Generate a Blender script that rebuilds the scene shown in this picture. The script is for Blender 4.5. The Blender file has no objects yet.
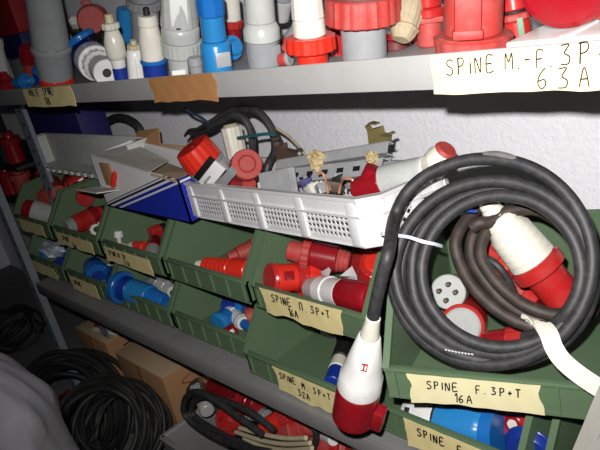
import bpy, bmesh, math, random
from mathutils import Vector, Matrix
random.seed(7)
C = bpy.context.scene.collection
H = 1.05                                   # camera height above the floor (m)
# ---------------------------------------------------------------- camera frame
F = 662.0
ex = -Vector((-620, 108, -F)).normalized()
ez = -Vector((413, -1685, -F)).normalized()
ez = (ez - ex * ez.dot(ex)).normalized()
ey = ez.cross(ex)
MW = Matrix((ex, ey, ez))                  # camera axes -> world axes
EYE = Vector((0, 0, H))
def ray(px, py): return MW @ Vector((px - 300, 225 - py, -F))
def at(px, py, y=None, z=None, x=None):    # measured point: photo pixel + known distance y (or height z below the eye)
    d = ray(px, py)
    t = y / d.y if y is not None else (z / d.z if z is not None else x / d.x)
    return EYE + d * t
def P(x, y, z): return Vector((x, y, H + z))
def depth(p): return -(MW.transposed() @ (Vector(p) - EYE)).z
def rad(px, p): return px * depth(p) / F   # size in metres of something px wide at p
def tocam(p): return (EYE - Vector(p)).normalized()

# ---------------------------------------------------------------- materials
def lin(c): return tuple(((v / 12.92) if v <= .04045 else ((v + .055) / 1.055) ** 2.4) for v in c)
MATS = {}
def mat(name, c, rough=.45, dirt=.15, metal=0., bump=0., scale=40., dirtc=(.30, .27, .23), coat=0., trans=0.):
    m = bpy.data.materials.new(name); m.use_nodes = True
    nt = m.node_tree; b = nt.nodes['Principled BSDF']
    b.inputs['Roughness'].default_value = rough; b.inputs['Metallic'].default_value = metal
    if coat: b.inputs['Coat Weight'].default_value = coat
    if trans: b.inputs['Transmission Weight'].default_value = trans
    tc = nt.nodes.new('ShaderNodeTexCoord')
    n = nt.nodes.new('ShaderNodeTexNoise'); n.inputs['Scale'].default_value = scale; n.inputs['Detail'].default_value = 6
    n.inputs['Roughness'].default_value = .65
    nt.links.new(tc.outputs['Object'], n.inputs['Vector'])
    r = nt.nodes.new('ShaderNodeValToRGB'); r.color_ramp.elements[0].position = .42; r.color_ramp.elements[1].position = .78
    nt.links.new(n.outputs['Fac'], r.inputs['Fac'])
    mu = nt.nodes.new('ShaderNodeMath'); mu.operation = 'MULTIPLY'; mu.inputs[1].default_value = dirt
    nt.links.new(r.outputs['Color'], mu.inputs[0])
    mx = nt.nodes.new('ShaderNodeMix'); mx.data_type = 'RGBA'
    mx.inputs[6].default_value = (*lin(c), 1); mx.inputs[7].default_value = (*lin(dirtc), 1)
    nt.links.new(mu.outputs[0], mx.inputs[0]); nt.links.new(mx.outputs[2], b.inputs['Base Color'])
    if bump:
        bp = nt.nodes.new('ShaderNodeBump'); bp.inputs['Strength'].default_value = bump; bp.inputs['Distance'].default_value = .004
        nt.links.new(n.outputs['Fac'], bp.inputs['Height']); nt.links.new(bp.outputs['Normal'], b.inputs['Normal'])
    MATS[name] = m
    return m
red = mat('red_plastic', (.66, .12, .12), .28, .3, dirtc=(.60, .36, .34))
red_dusty = mat('dusty_red_plastic', (.66, .20, .18), .6, .5, dirtc=(.55, .42, .40))
red_dark = mat('dark_red_plastic', (.54, .06, .11), .26, .2)
orange_red = mat('orange_red_plastic', (.83, .18, .12), .3, .12)
white = mat('white_plastic', (.86, .86, .85), .28, .2)
cream = mat('cream_plastic', (.83, .82, .77), .28, .2)
grey = mat('light_grey_plastic', (.68, .69, .68), .26, .2)
greym = mat('mid_grey_plastic', (.55, .56, .57), .26, .2)
silver = mat('glossy_silver_grey_plastic', (.62, .64, .66), .18, .1, .3)
blue = mat('blue_plastic', (.10, .40, .70), .27, .15)
blue_d = mat('deep_blue_plastic', (.09, .20, .55), .35, .15)
blue_l = mat('sky_blue_plastic', (.14, .48, .72), .28, .15)
navy = mat('navy_card', (.10, .10, .36), .6, .1)
black = mat('black_rubber', (.15, .15, .16), .55, .4, dirtc=(.34, .33, .32), bump=.1, scale=90)
brownhose = mat('dirty_brown_rubber', (.165, .135, .12), .6, .6, dirtc=(.33, .26, .22), bump=.15, scale=60)
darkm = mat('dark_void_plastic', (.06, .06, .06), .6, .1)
metal = mat('grey_metal', (.66, .67, .68), .35, .25, .15)
brass = mat('old_brass', (.50, .45, .28), .45, .5, .2, dirtc=(.25, .18, .12))
rusty = mat('brown_metal', (.36, .29, .24), .6, .5, .3)
copper = mat('copper_wire', (.78, .55, .42), .35, .1, .2)
steel = mat('painted_grey_steel', (.60, .60, .595), .5, .2, dirtc=(.45, .43, .40), scale=14)
steel_d = mat('dusty_grey_steel', (.50, .50, .50), .55, .35, dirtc=(.38, .35, .32), scale=20)
post_m = mat('slotted_post_steel', (.56, .60, .64), .45, .2, .3)
bin_m = mat('green_bin_plastic', (.33, .42, .31), .5, .35, dirtc=(.38, .40, .34), scale=22, bump=.04)
tape_m = mat('yellowed_masking_tape', (.86, .80, .58), .7, .3, dirtc=(.74, .64, .40), scale=30, bump=.15)
tape_w = mat('cream_masking_tape', (.83, .80, .64), .7, .2, dirtc=(.86, .76, .50), scale=22, bump=.15)
tape_b = mat('brown_parcel_tape', (.66, .47, .30), .4, .2, scale=25)
ink = mat('black_marker_ink', (.10, .07, .07), .6, 0)
crate_m = mat('white_crate_plastic', (.84, .84, .84), .4, .12, dirtc=(.62, .60, .56))
tray_m = mat('off_white_tray_plastic', (.78, .79, .77), .5, .2)
card = mat('brown_cardboard', (.64, .48, .33), .8, .25, dirtc=(.52, .38, .25), scale=12)
card_p = mat('pale_cardboard', (.72, .62, .50), .8, .2, scale=12)
cardw = mat('greyish_white_card', (.78, .77, .74), .7, .25, scale=14)
fabric = mat('grey_satin_fabric', (.42, .42, .45), .35, .15, coat=.1, scale=10)
beige = mat('mottled_beige_cloth', (.64, .59, .48), .85, .6, dirtc=(.45, .38, .28), scale=60, bump=.4)
strap_m = mat('off_white_woven_webbing', (.86, .84, .78), .8, .2, scale=90, bump=.4)
board_m = mat('pale_grey_board', (.72, .71, .68), .7, .15, scale=12)
tape_ball = mat('crumpled_beige_tape', (.74, .66, .48), .7, .4, bump=.6, scale=70)
paper = mat('white_paper', (.88, .88, .88), .6, .08)
teal = mat('teal_wire_insulation', (.10, .34, .36), .4, .1)
bluew = mat('blue_wire_insulation', (.10, .25, .60), .4, .1)
creamw = mat('cream_cable_sheath', (.74, .70, .58), .5, .3)
green_tag = mat('grey_green_label', (.40, .52, .42), .6, .1)
floor_m = mat('grey_concrete', (.42, .42, .43), .8, .4, bump=.2, scale=8)
# plaster wall: white, lumpy, with faint grey specks
wall_m = mat('white_rough_plaster', (.93, .93, .95), .8, .10, bump=.6, scale=85, dirtc=(.60, .59, .62))

# ---------------------------------------------------------------- object helpers
def setp(o, label=None, cat=None, group=None, kind=None):
    if label: o['label'] = label
    if cat: o['category'] = cat
    if group: o['group'] = group
    if kind: o['kind'] = kind
    return o
def thing(name, label, cat, M, group=None):
    o = bpy.data.objects.new(name, None); C.objects.link(o)
    o.empty_display_size = .02
    o.matrix_world = M if isinstance(M, Matrix) else Matrix.Translation(M)
    return setp(o, label, cat, group)
def obj(name, bm, m, parent=None, sharp=35, label=None):
    me = bpy.data.meshes.new(name)
    bmesh.ops.recalc_face_normals(bm, faces=bm.faces)
    bm.to_mesh(me); bm.free()
    for p in me.polygons: p.use_smooth = True
    me.set_sharp_from_angle(angle=math.radians(sharp))
    me.materials.append(m)
    o = bpy.data.objects.new(name, me); C.objects.link(o)
    if parent is not None: o.parent = parent
    if label: o['label'] = label
    return o
def struct(name, bm, m):
    return setp(obj(name, bm, m), kind='structure')
def frame(o, x, y=None, z=None):
    """matrix from axes (columns)"""
    return Matrix(((x[0], y[0], z[0], o[0]), (x[1], y[1], z[1], o[1]), (x[2], y[2], z[2], o[2]), (0, 0, 0, 1)))
def axis_frame(p0, p1, hint=None):
    z = (Vector(p1) - Vector(p0)).normalized()
    h = hint or tocam((Vector(p0) + Vector(p1)) / 2)
    x = h - z * h.dot(z)
    if x.length < 1e-4: x = z.orthogonal()
    x.normalize(); y = z.cross(x)
    return frame(p0, x, y, z)
def lathe(prof, seg=36, ribs=None, bm=None, M=None):
    bm = bm or bmesh.new(); M = M or Matrix()
    rings = []
    for z, r in prof:
        ring = []
        for k in range(seg):
            a = 2 * math.pi * k / seg
            rr = r
            if ribs:
                n, amp = ribs
                rr = r * (1 + (amp if math.sin(n * a) > .1 else 0))
            ring.append(bm.verts.new(M @ Vector((rr * math.cos(a), rr * math.sin(a), z))))
        rings.append(ring)
    for A, B in zip(rings, rings[1:]):
        for k in range(seg):
            bm.faces.new((A[k], A[(k + 1) % seg], B[(k + 1) % seg], B[k]))
    bm.faces.new(rings[0][::-1]); bm.faces.new(rings[-1])
    return bm
def box(x0, x1, y0, y1, z0, z1, bev=0., bm=None, M=None):
    b = bmesh.new()
    r = bmesh.ops.create_cube(b, size=1)
    for v in b.verts:
        v.co = Vector((x0 + (x1 - x0) * (v.co.x + .5), y0 + (y1 - y0) * (v.co.y + .5), z0 + (z1 - z0) * (v.co.z + .5)))
    if bev: bmesh.ops.bevel(b, geom=b.edges[:], offset=bev, segments=2, affect='EDGES', profile=.5)
    if M is not None: bmesh.ops.transform(b, matrix=M, verts=b.verts)
    if bm is None: return b
    me = bpy.data.meshes.new('tmp'); b.to_mesh(me); b.free(); bm.from_mesh(me); bpy.data.meshes.remove(me)
    return bm
def catmull(pts, n=10, closed=False):
    pts = [Vector(p) for p in pts]; out = []
    N = len(pts)
    for i in range(N - 1):
        p0 = pts[max(i - 1, 0)]; p1 = pts[i]; p2 = pts[i + 1]; p3 = pts[min(i + 2, N - 1)]
        for k in range(n):
            t = k / n
            out.append(.5 * ((2 * p1) + (p2 - p0) * t + (2 * p0 - 5 * p1 + 4 * p2 - p3) * t * t + (3 * p1 - p0 - 3 * p2 + p3) * t ** 3))
    out.append(pts[-1])
    return out
def tube(pts, r, seg=10, bm=None, smooth=8, hollow=False):
    bm = bm or bmesh.new()
    P_ = catmull(pts, smooth) if smooth else [Vector(p) for p in pts]
    t = (P_[1] - P_[0]).normalized(); n = t.orthogonal().normalized()
    rings = []
    for i, p in enumerate(P_):
        t2 = (P_[min(i + 1, len(P_) - 1)] - P_[max(i - 1, 0)])
        if t2.length < 1e-9: t2 = t
        t2.normalize()
        n = (n - t2 * n.dot(t2)).normalized(); b = t2.cross(n); t = t2
        rr = r(i / (len(P_) - 1)) if callable(r) else r
        rings.append([bm.verts.new(p + (n * math.cos(2 * math.pi * k / seg) + b * math.sin(2 * math.pi * k / seg)) * rr) for k in range(seg)])
    for A, B in zip(rings, rings[1:]):
        for k in range(seg): bm.faces.new((A[k], A[(k + 1) % seg], B[(k + 1) % seg], B[k]))
    bm.faces.new(rings[0][::-1]); bm.faces.new(rings[-1])
    return bm
def ribbon(pts, side, w, th, bm=None):
    """flat band along pts; side(i) gives the width direction"""
    bm = bm or bmesh.new(); rings = []
    n = len(pts)
    for i, p in enumerate(pts):
        t = (pts[min(i + 1, n - 1)] - pts[max(i - 1, 0)]).normalized()
        s = side(i / (n - 1)); s = (s - t * s.dot(t)).normalized(); u = t.cross(s)
        rings.append([bm.verts.new(p + s * a * w / 2 + u * b * th / 2) for a, b in ((-1, -1), (1, -1), (1, 1), (-1, 1))])
    for A, B in zip(rings, rings[1:]):
        for k in range(4): bm.faces.new((A[k], A[(k + 1) % 4], B[(k + 1) % 4], B[k]))
    bm.faces.new(rings[0][::-1]); bm.faces.new(rings[-1])
    return bm
def local(parent_M, pts):
    I = parent_M.inverted(); return [I @ Vector(p) for p in pts]

# ---------------------------------------------------------------- plugs and sockets
def plug(name, label, cat, p0, p1, parts, group=None, hint=None, mult=1.):
    """p0 base point, p1 far end; parts = (part name, material, [(fraction, radius px)...], ribs[, part label])"""
    p0 = Vector(p0); p1 = Vector(p1); L = (p1 - p0).length
    M = axis_frame(p0, p1, hint)
    root = thing(name, label, cat, M, group)
    mid = (p0 + p1) / 2; k = depth(mid) / F * mult
    root['len'] = L; root['k'] = k
    for it in parts:
        nm, m, prof, ribs = it[:4]
        pr = [(t * L, r * k) for t, r in prof]
        # round the rims a little
        q = []
        z0, r0 = pr[0]; z1, r1 = pr[-1]
        e = min(.0015, .12 * max(r0, .001), .3 * abs(z1 - z0))
        q.append((z0, r0 - e)); q.append((z0 + e, r0)); q += pr[1:-1]; q.append((z1 - e, r1)); q.append((z1, r1 - e))
        obj(nm, lathe(q, 72 if ribs else 36, ribs), m, root, label=it[4] if len(it) > 4 else None)
    return root
def rings(t0, t1, r0, r1, n, d=.9):
    """profile with n grooves"""
    out = []
    for i in range(n):
        a = t0 + (t1 - t0) * i / n; b = t0 + (t1 - t0) * (i + 1) / n; w = b - a
        ra = r0 + (r1 - r0) * i / n; rb = r0 + (r1 - r0) * (i + 1) / n
        out += [(a + .02 * w, ra), (b - .25 * w, rb), (b - .2 * w, rb * d), (b - .02 * w, rb * d)]
    return out
def clean_root(o):
    for k in ('len', 'k'):
        if k in o: del o[k]
def stick_box(root, name, m, fx, t0, t1, w, rpx, th=.004, bev=.001, label=None, ang=0.):
    """block on the side of a plug, facing the camera (local +X turned by ang)"""
    L, k = root['len'], root['k']
    R = Matrix.Rotation(math.radians(ang), 4, 'Z')
    x0 = rpx * k - th * .6; pass
    return obj(name, box(x0, x0 + th, fx * k - w * k / 2, fx * k + w * k / 2, t0 * L, t1 * L, bev, M=R), m, root, label=label)

# ---------------------------------------------------------------- handwriting
GL = {
 'S': [[(.5, .88), (.32, 1), (.08, .88), (.12, .65), (.4, .45), (.45, .2), (.25, .02), (0, .12)]],
 'P': [[(.08, 0), (.1, 1)], [(.02, .95), (.35, 1), (.48, .78), (.35, .55), (.1, .48)]],
 'I': [[(.15, 0), (.18, 1)]], 'i': [[(.15, 0), (.17, .68)], [(.17, .92), (.19, .98)]],
 'N': [[(.05, 0), (.08, 1), (.42, .05), (.48, 1)]],
 'E': [[(.5, 1), (.08, .97), (.05, 0), (.5, .03)], [(.07, .5), (.4, .53)]],
 'M': [[(.02, 0), (.08, 1), (.28, .45), (.5, 1), (.54, 0)]],
 'n': [[(.05, 0), (.07, .95), (.45, .95), (.46, 0)]],
 'F': [[(.06, 0), (.08, .98), (.48, 1)], [(.07, .5), (.38, .53)]],
 '3': [[(.05, .95), (.42, .98), (.2, .6), (.45, .4), (.38, .08), (.02, .05)]],
 '6': [[(.42, 1), (.15, .7), (.03, .3), (.2, .02), (.42, .2), (.35, .45), (.06, .38)]],
 'A': [[(.0, 0), (.25, 1), (.5, 0)], [(.1, .4), (.42, .42)]],
 'T': [[(0, .98), (.5, 1)], [(.25, 1), (.24, 0)]],
 'V': [[(0, 1), (.22, 0), (.48, 1)]], 'O': [[(.25, 1), (.03, .5), (.25, 0), (.47, .5), (.25, 1)]],
 'L': [[(.08, 1), (.05, 0), (.45, .03)]], 'R': [[(.05, 0), (.08, 1), (.4, .95), (.42, .65), (.08, .5), (.48, 0)]],
 'U': [[(.05, 1), (.08, .1), (.4, .05), (.46, 1)]], '1': [[(.1, .75), (.28, 1), (.26, 0)]],
 '2': [[(.05, .8), (.25, 1), (.45, .8), (.05, .02), (.5, .05)]], '7': [[(.03, .97), (.48, 1), (.18, 0)]],
 '+': [[(.05, .45), (.45, .48)], [(.25, .7), (.24, .22)]], '-': [[(.08, .45), (.42, .47)]], '.': [[(.12, .0), (.17, .06)]], '!': [[(.2, 1), (.18, .3)], [(.17, .02), (.19, .08)]],
}
def writing(parent, text, O, u, v, n, x0, y0, h, adv=.72, pen=.0016, bm=None, slant=.08, vary=.06):
    """strokes laid on the tape surface. O origin, u/v/n unit axes"""
    bm = bm or bmesh.new(); x = x0
    rnd = random.Random(text)
    for ch in text:
        if ch == ' ': x += h * .45; continue
        dy = rnd.uniform(-vary, vary) * h; s = h * rnd.uniform(.93, 1.07)
        for st in GL[ch]:
            pts = [O + u * (x + (a + slant * b) * s) + v * (y0 + dy + b * s) + n * .0006 for a, b in st]
            pp = catmull(pts, 5) if len(pts) > 2 else pts
            ribbon([Vector(p) for p in pp], lambda t, u=u, v=v, n=n, pp=pp: n.cross((pp[-1] - pp[0]) if (pp[-1] - pp[0]).length > 1e-5 else u), pen, .0005, bm) if len(pp) == 2 else tube(pp, pen / 2, 5, bm, 0)
        x += h * (adv if ch not in '.i!I1' else adv * .55)
    return bm
def tape(parent, O, u, v, w, h, m, lines, seed=1, rag=.004, label=None, pen=.0016, skew=0., name='tape_label'):
    """torn strip stuck on a flat face; O is its lower left corner in the parent's space"""
    rnd = random.Random(seed); n = u.cross(v).normalized()
    bm = bmesh.new(); NX, NY = 26, 8; G = []
    ka = [rnd.uniform(-rag, rag) for _ in range(4)]; kb = [rnd.uniform(-rag, rag) for _ in range(4)]
    def sm_(K, t): i = min(int(t * 3), 2); f = t * 3 - i; return K[i] + (K[i + 1] - K[i]) * f
    lr = [sm_(ka, j / NY) + rnd.uniform(-.12, .12) * rag for j in range(NY + 1)]; rr = [sm_(kb, j / NY) + rnd.uniform(-.12, .12) * rag for j in range(NY + 1)]
    be = [rnd.uniform(-1, 1) for _ in range(9)]
    for i in range(NX + 1):
        row = []
        for j in range(NY + 1):
            a = i / NX; b = j / NY
            xx = a * w + lr[j] * (1 - a) + rr[j] * a
            k = a * 8; k0 = int(min(k, 7)); e = be[k0] + (be[k0 + 1] - be[k0]) * (k - k0)
            yy = b * h + (1 - b) * e * rag * .6 + skew * a
            rip = .0007 * (math.sin(9 * a * math.pi + seed) * math.cos(5 * b + a * 4) + 1) * .5
            row.append(bm.verts.new(O + u * xx + v * yy + n * (.0006 + rip)))
        G.append(row)
    for i in range(NX):
        for j in range(NY): bm.faces.new((G[i][j], G[i + 1][j], G[i + 1][j + 1], G[i][j + 1]))
    ext = bmesh.ops.extrude_face_region(bm, geom=bm.faces[:])
    bmesh.ops.translate(bm, vec=-n * .0009, verts=[g for g in ext['geom'] if isinstance(g, bmesh.types.BMVert)])
    t = obj(name, bm, m, parent, 60, label)
    wb = None
    for (txt, x, y, hh, adv) in lines:
        wb = writing(t, txt, O + n * .0014, u, v + u * 0 + (u * 0), n, x, y + skew * (x / w), hh, adv, pen, wb)
    if wb is not None: obj('handwriting', wb, ink, t, 60)
    return t

# ================================================================ SETTING
WALL = .87; LEFT = -3.4; RIGHT = .9
struct('floor', box(LEFT, RIGHT, -.6, WALL + .02, -.05, 0), floor_m)
struct('wall_back', box(LEFT, RIGHT, WALL, WALL + .1, -.05, 2.2), wall_m)
struct('wall_left', box(LEFT - .1, LEFT, -.6, WALL + .1, -.05, 2.2), wall_m)

# ================================================================ SHELVING UNIT
ZT = -.111; ZL = -.635
unit = thing('shelving_unit', 'grey painted steel shelving unit holding the bins and the plugs', 'shelving', P(-1.0, .5, -H))
MU = unit.matrix_world.copy(); IU = MU.inverted()
def ub(x0, x1, y0, y1, z0, z1, bev=.001, bm=None): return box(x0 + 1.0, x1 + 1.0, y0 - .5, y1 - .5, z0 + H, z1 + H, bev, bm)
for z, m, e, up in ((ZT, steel, .022, .011), (ZL, steel_d, .031, 0)):
    b = ub(-1.80, .42, .5015, .8435, z - .004, z, 0)
    ub(-1.80, .42, .5, .503, z - e, z + up, .001, b); ub(-1.80, .42, .842, .845, z - e, z, .001, b)
    ub(-1.80, .42, .503, .515, z - e, z - e + .002, 0, b)
    for x in (-1.45, -.95, -.45, .05): ub(x - .02, x + .02, .51, .84, z - .018, z - .004, 0, b)
    obj('shelf', b, m, unit, label='upper shelf with a wide pale grey front edge' if z == ZT else 'lower dusty grey shelf under the green bins')
def post(x, y, z0, z1, fx=.038, fy=.030):
    """slotted angle: two flanges with round holes shown as dark recesses"""
    b = ub(x, x + fx, y, y + .002, z0, z1, 0)
    ub(x, x + .002, y, y + fy, z0, z1, 0, b)
    p = obj('post', b, post_m, unit)
    h = bmesh.new(); k = 0; z = z0 + .03
    while z < z1:
        for dx in (fx * .5,):
            lathe([(-.0004, .0042), (.0004, .0042)], 10, None, h, IU @ Matrix.Translation(P(x + dx, y - .0005, z)) @ Matrix.Rotation(math.pi / 2, 4, 'X'))
        z += .036
    obj('perforation', h, darkm, p)
post(-1.845, .497, -H, .45)
post(-1.845, .820, -H, .45)
post(.40, .497, -H, .45); post(.40, .820, -H, .45)
# neighbouring frame on the left
fr = thing('shelf_upright', 'slotted steel upright behind the left end of the off-white tray', 'shelf upright', P(-1.80, .62, -H))
b = box(0, .055, 0, .002, 0, 1.6); box(0, .002, 0, .03, 0, 1.6, 0, b)
obj('angle', b, post_m, fr)
h = bmesh.new()
for i in range(44):
    for dx in (.030,): lathe([(-.0006, .0045), (.0006, .0045)], 12, None, h, Matrix.Translation((dx, -.0008, .04 + i * .036)) @ Matrix.Rotation(math.pi / 2, 4, 'X'))
obj('perforation', h, darkm, fr)
# tapes on the upper shelf edge (in the unit's space)
U_, V_ = Vector((1, 0, 0)), Vector((0, 0, 1))
def utape(px0, w, z0, h, m, lines, seed, label, **k):
    O = IU @ P(px0, .4985, z0)
    return tape(unit, O, U_, V_, w, h, m, lines, seed, label=label, **k)
utape(-.373, .185, -.1375, .0365, tape_w, [('SPiNE', .016, .0185, .0135, .84), ('M.-F.', .074, .021, .0135, .80), ('3P-', .122, .0215, .0155, .92), ('63A', .101, .0035, .0165, 1.05)], 3,
      'long cream masking tape reading SPINE M.-F. 3P- 63A', pen=.0011, rag=.003)
utape(-1.36, .222, -.1375, .036, tape_m, [('VOLTE', .030, .022, .0125, .80), ('SPINE!', .100, .0225, .0125, .80), ('17A', .095, .004, .0125, .75)], 9,
      'yellowed masking tape with scrawled writing at the left end', pen=.0017, rag=.0025)
utape(-.871, .160, -.136, .036, tape_b, [], 8, 'blank brown parcel tape', name='parcel_tape')

# ================================================================ GREEN BINS
BW, BD, BH, LIP = .250, .285, .124, .053
def bin_mesh():
    bm = bmesh.new(); t = .0035; w = BW / 2
    sl = .055
    def prism(poly, x0, x1):
        A = [bm.verts.new((x0, y, z)) for y, z in poly]; B = [bm.verts.new((x1, y, z)) for y, z in poly]
        n = len(poly)
        for k in range(n): bm.faces.new((A[k], A[(k + 1) % n], B[(k + 1) % n], B[k]))
        bm.faces.new(A[::-1]); bm.faces.new(B)
    FZ = .012
    side = [(0, FZ), (.02, FZ), (.03, 0), (BD, 0), (BD, BH), (sl, BH), (0, LIP)]
    prism(side, -w, -w + t); prism(side, w - t, w)
    box(-w, w, BD - t, BD, 0, BH, 0, bm); box(-w, w, .0, .03, FZ, FZ + t, 0, bm); box(-w, w, .027, BD, 0, t, 0, bm); box(-w, w, .027, .030, 0, FZ + t, 0, bm)
    box(-w, w, 0, t, FZ, LIP, 0, bm)
    # thickened rims
    for s in (-1, 1):
        x0, x1 = sorted((s * (w + .0005), s * (w - .008)))
        prism([(sl, BH - .003), (BD, BH - .003), (BD, BH + .001), (sl, BH + .001)], x0, x1)
        prism([(-.001, LIP - .001), (sl - .001, BH - .002), (sl - .002, BH + .002), (-.004, LIP + .002)], x0, x1)
    box(-w, w, BD - .008, BD + .0005, BH - .003, BH + .001, 0, bm)
    box(-w, w, -.003, .007, LIP - .004, LIP + .001, .0008, bm)
    # ribs and foot of the front lip
    for i in range(6): x = -w + .012 + i * (BW - .024) / 5; box(x - .0015, x + .0015, -.003, .001, FZ + .002, LIP - .003, 0, bm)
    box(-w, w, -.002, .001, FZ, FZ + .003, 0, bm)
    for s in (-1, 1):
        for y in (.09, .17): box(min(s * w, s * (w + .0012)), max(s * w, s * (w + .0012)), y, y + .003, 0, BH - .004, 0, bm)
    return bm
bin_bm = bin_mesh()
bo = obj('storage_bin', bin_bm, bin_m, None, 30)
first_bin = [True]
def place_bin(x, y, z, yaw, label, row):
    if first_bin[0]: o = bo; first_bin[0] = False
    else: o = bo.copy(); C.objects.link(o)
    o.matrix_world = Matrix.Translation(P(x, y, z)) @ Matrix.Rotation(math.radians(yaw), 4, 'Z')
    return setp(o, label, 'storage bin', 'green stacking bins in the %s row' % row)
def btape(o, x, z, w, h, lines, seed, m=tape_m, skew=0., label=None, pen=.0022):
    return tape(o, Vector((x, -.0032, z)), U_, V_, w, h, m, lines, seed, rag=.006, skew=skew, label=label, pen=pen)
ZU = -.506; ZB = -.634
UX = [None, -.6965, -.9615, -1.2265, -1.4915, -1.7565]
yaw0 = 19; c19, s19 = math.cos(math.radians(yaw0)), math.sin(math.radians(yaw0))
u0 = place_bin(-.479 + .125 * c19, .462 + .125 * s19, ZU, yaw0, 'turned green bin with the SPINE F. 3P+T 16A tape, holding the big cable coil', 'upper')
u1 = place_bin(UX[1], .54, ZU, 0, 'green bin with the SPINE M. 3P+T 16A tape, packed with red plugs', 'upper')
u2 = place_bin(UX[2], .54, ZU, 0, 'upper green bin without tape, nearly empty but for red plugs', 'upper')
u3 = place_bin(UX[3], .54, ZU, 0, 'upper green bin with stained tape below the white and blue carton', 'upper')
u4 = place_bin(UX[4], .54, ZU, 0, 'upper green bin holding a red plug with a grey end, small tape', 'upper')
u5 = place_bin(UX[5], .54, ZU, 0, 'green bin at the far left end of the upper row', 'upper')
LX = [-.478, -.741, -1.003, -1.262, -1.520, -1.778]
l0 = place_bin(-.472, .520, ZB, 0, 'lower green bin with the SPINE F. tape, holding a fat blue plug', 'lower')
l1 = place_bin(-.737, .516, ZB, 0, 'lower green bin with the SPINE M. 3P+T 32A tape, half empty', 'lower')
l2 = place_bin(LX[2], .54, ZB, 0, 'lower green bin without tape holding a sky blue capped plug', 'lower')
l3 = place_bin(LX[3], .54, ZB, 0, 'lower green bin without tape full of blue plugs', 'lower')
l4 = place_bin(LX[4], .54, ZB, 0, 'lower green bin with small tape and round blue sockets', 'lower')
l5 = place_bin(LX[5], .54, ZB, 0, 'green bin at the far left end of the lower row', 'lower')
un = place_bin(-.098, .60, ZU, 4, 'green bin cut by the right edge of the photo, beside the cable coil', 'upper')
ln = place_bin(-.205, .54, ZB, 0, 'lower green bin behind the leaning pale board at the right edge', 'lower')
btape(u0, -.097, .012, .149, .038, [('SPINE', .023, .021, .0105, .80), ('F.', .079, .021, .0105, .8), ('3P+T', .096, .021, .0105, .82), ('16A', .053, .006, .0110, .85)], 11, tape_w, .001, 'cream tape reading SPINE F. 3P+T 16A', .0015)
btape(u1, -.097, .010, .175, .044, [('SPINE', .024, .026, .0130, .80), ('n.', .088, .025, .0130, .9), ('3P+T', .113, .025, .0130, .82), ('16A', .058, .008, .0130, .72)], 12, tape_m, .002, 'torn yellow tape reading SPINE M. 3P+T 16A', .0018)
btape(u3, -.117, .006, .200, .036, [('SPINE M. 3P', .02, .019, .0110, .78), ('32A', .08, .005, .0110, .8)], 13, tape_m, 0, 'stained yellow tape', .0016)
btape(u4, -.112, .008, .200, .034, [('SPINE', .04, .017, .0110, .8), ('16A', .09, .004, .0105, .8)], 14, tape_m, 0, 'stained tape', .0016)
btape(u5, -.085, .012, .16, .036, [], 15, tape_m)
btape(l0, -.046, .006, .165, .046, [('SPINE', .020, .027, .0125, .80), ('F.', .082, .026, .0125, .9), ('16A', .058, .007, .0125, .9)], 16, tape_m, 0, 'creased tape reading SPINE F.', .0019)
btape(l1, -.048, .004, .150, .046, [('SPINE', .014, .029, .0115, .76), ('M.', .066, .028, .0115, .9), ('3P+T', .092, .028, .0115, .9), ('32A', .052, .009, .0120, .80)], 17, tape_m, -.001, 'yellow tape reading SPINE M. 3P+T 32A', .0017)
btape(l4, -.10, .002, .145, .040, [('SPINE', .02, .020, .0110, .8)], 18, tape_m)
btape(l5, -.105, .006, .165, .036, [], 19, tape_m)
exec_parts = []
# ================================================================ PLUGS ON THE UPPER SHELF
A = at
def standing(bx, by, yc, tx, ty, r=None):
    yc -= .012 if yc < .58 else 0
    q = at(bx, by, y=yc); q.z = H + ZT + .0008
    return q, at(tx, ty, y=yc)
# --- far left end
def card_box(name, label, cat, a, w, d, h, m, yaw=0, group=None, bev=.002):
    M = Matrix.Translation(a) @ Matrix.Rotation(math.radians(yaw), 4, 'Z')
    o = obj(name, box(-w / 2, w / 2, 0, d, 0, h, bev), m); o.matrix_world = M
    # a lid seam line along the front keeps it from reading as a bare block
    obj('lid', box(-w / 2 - .001, w / 2 + .001, -.001, d + .001, h * .78, h + .001, bev), m, o)
    return setp(o, label, cat, group)
q = at(22, 80, y=.68); q.z = H + ZT + .001
card_box('carton', 'grey carton low behind the dark red plug at the left end of the upper shelf', 'box', q, .145, .10, .050, greym)
q = at(18, 62, y=.73); q.z = H + ZT + .053
card_box('carton', 'navy blue carton under the red one at the left end', 'box', q, .16, .07, .058, navy)
q = q.copy(); q.z += .060
card_box('carton', 'red carton topmost at the left end of the upper shelf', 'box', q, .17, .07, .115, mat('red_card', (.62, .05, .09), .6, .1))
p0, p1 = standing(26, 70, .62, 27, 47)
plug('plug', 'small dusty red plug between the grey carton and the tall grey plug', 'plug', p0, p1, [('body', red_dusty, [(0, 5), (.6, 6)], None), ('collar', red_dark, [(.6, 8), (1, 7)], (10, .06))])
p0, p1 = standing(8, 91, .56, 2, 72)
plug('plug', 'dark red plug standing at the extreme left of the upper shelf', 'plug', p0, p1, [('body', red_dark, [(0, 9), (.55, 9)], (12, .05)), ('neck', red_dark, rings(.55, 1, 7, 4, 3), None)])
p0, p1 = standing(4, 82, .60, -6, 40)
plug('conduit', 'off-white tube standing at the left edge behind the dark red plug', 'tube', p0, p1, [('pipe', white, [(0, 7), (.85, 7)], None), ('cap', cream, [(.85, 8), (1, 8)], None)])
q = at(24, 88, y=.54); q.z = H + ZT + .0155
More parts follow.
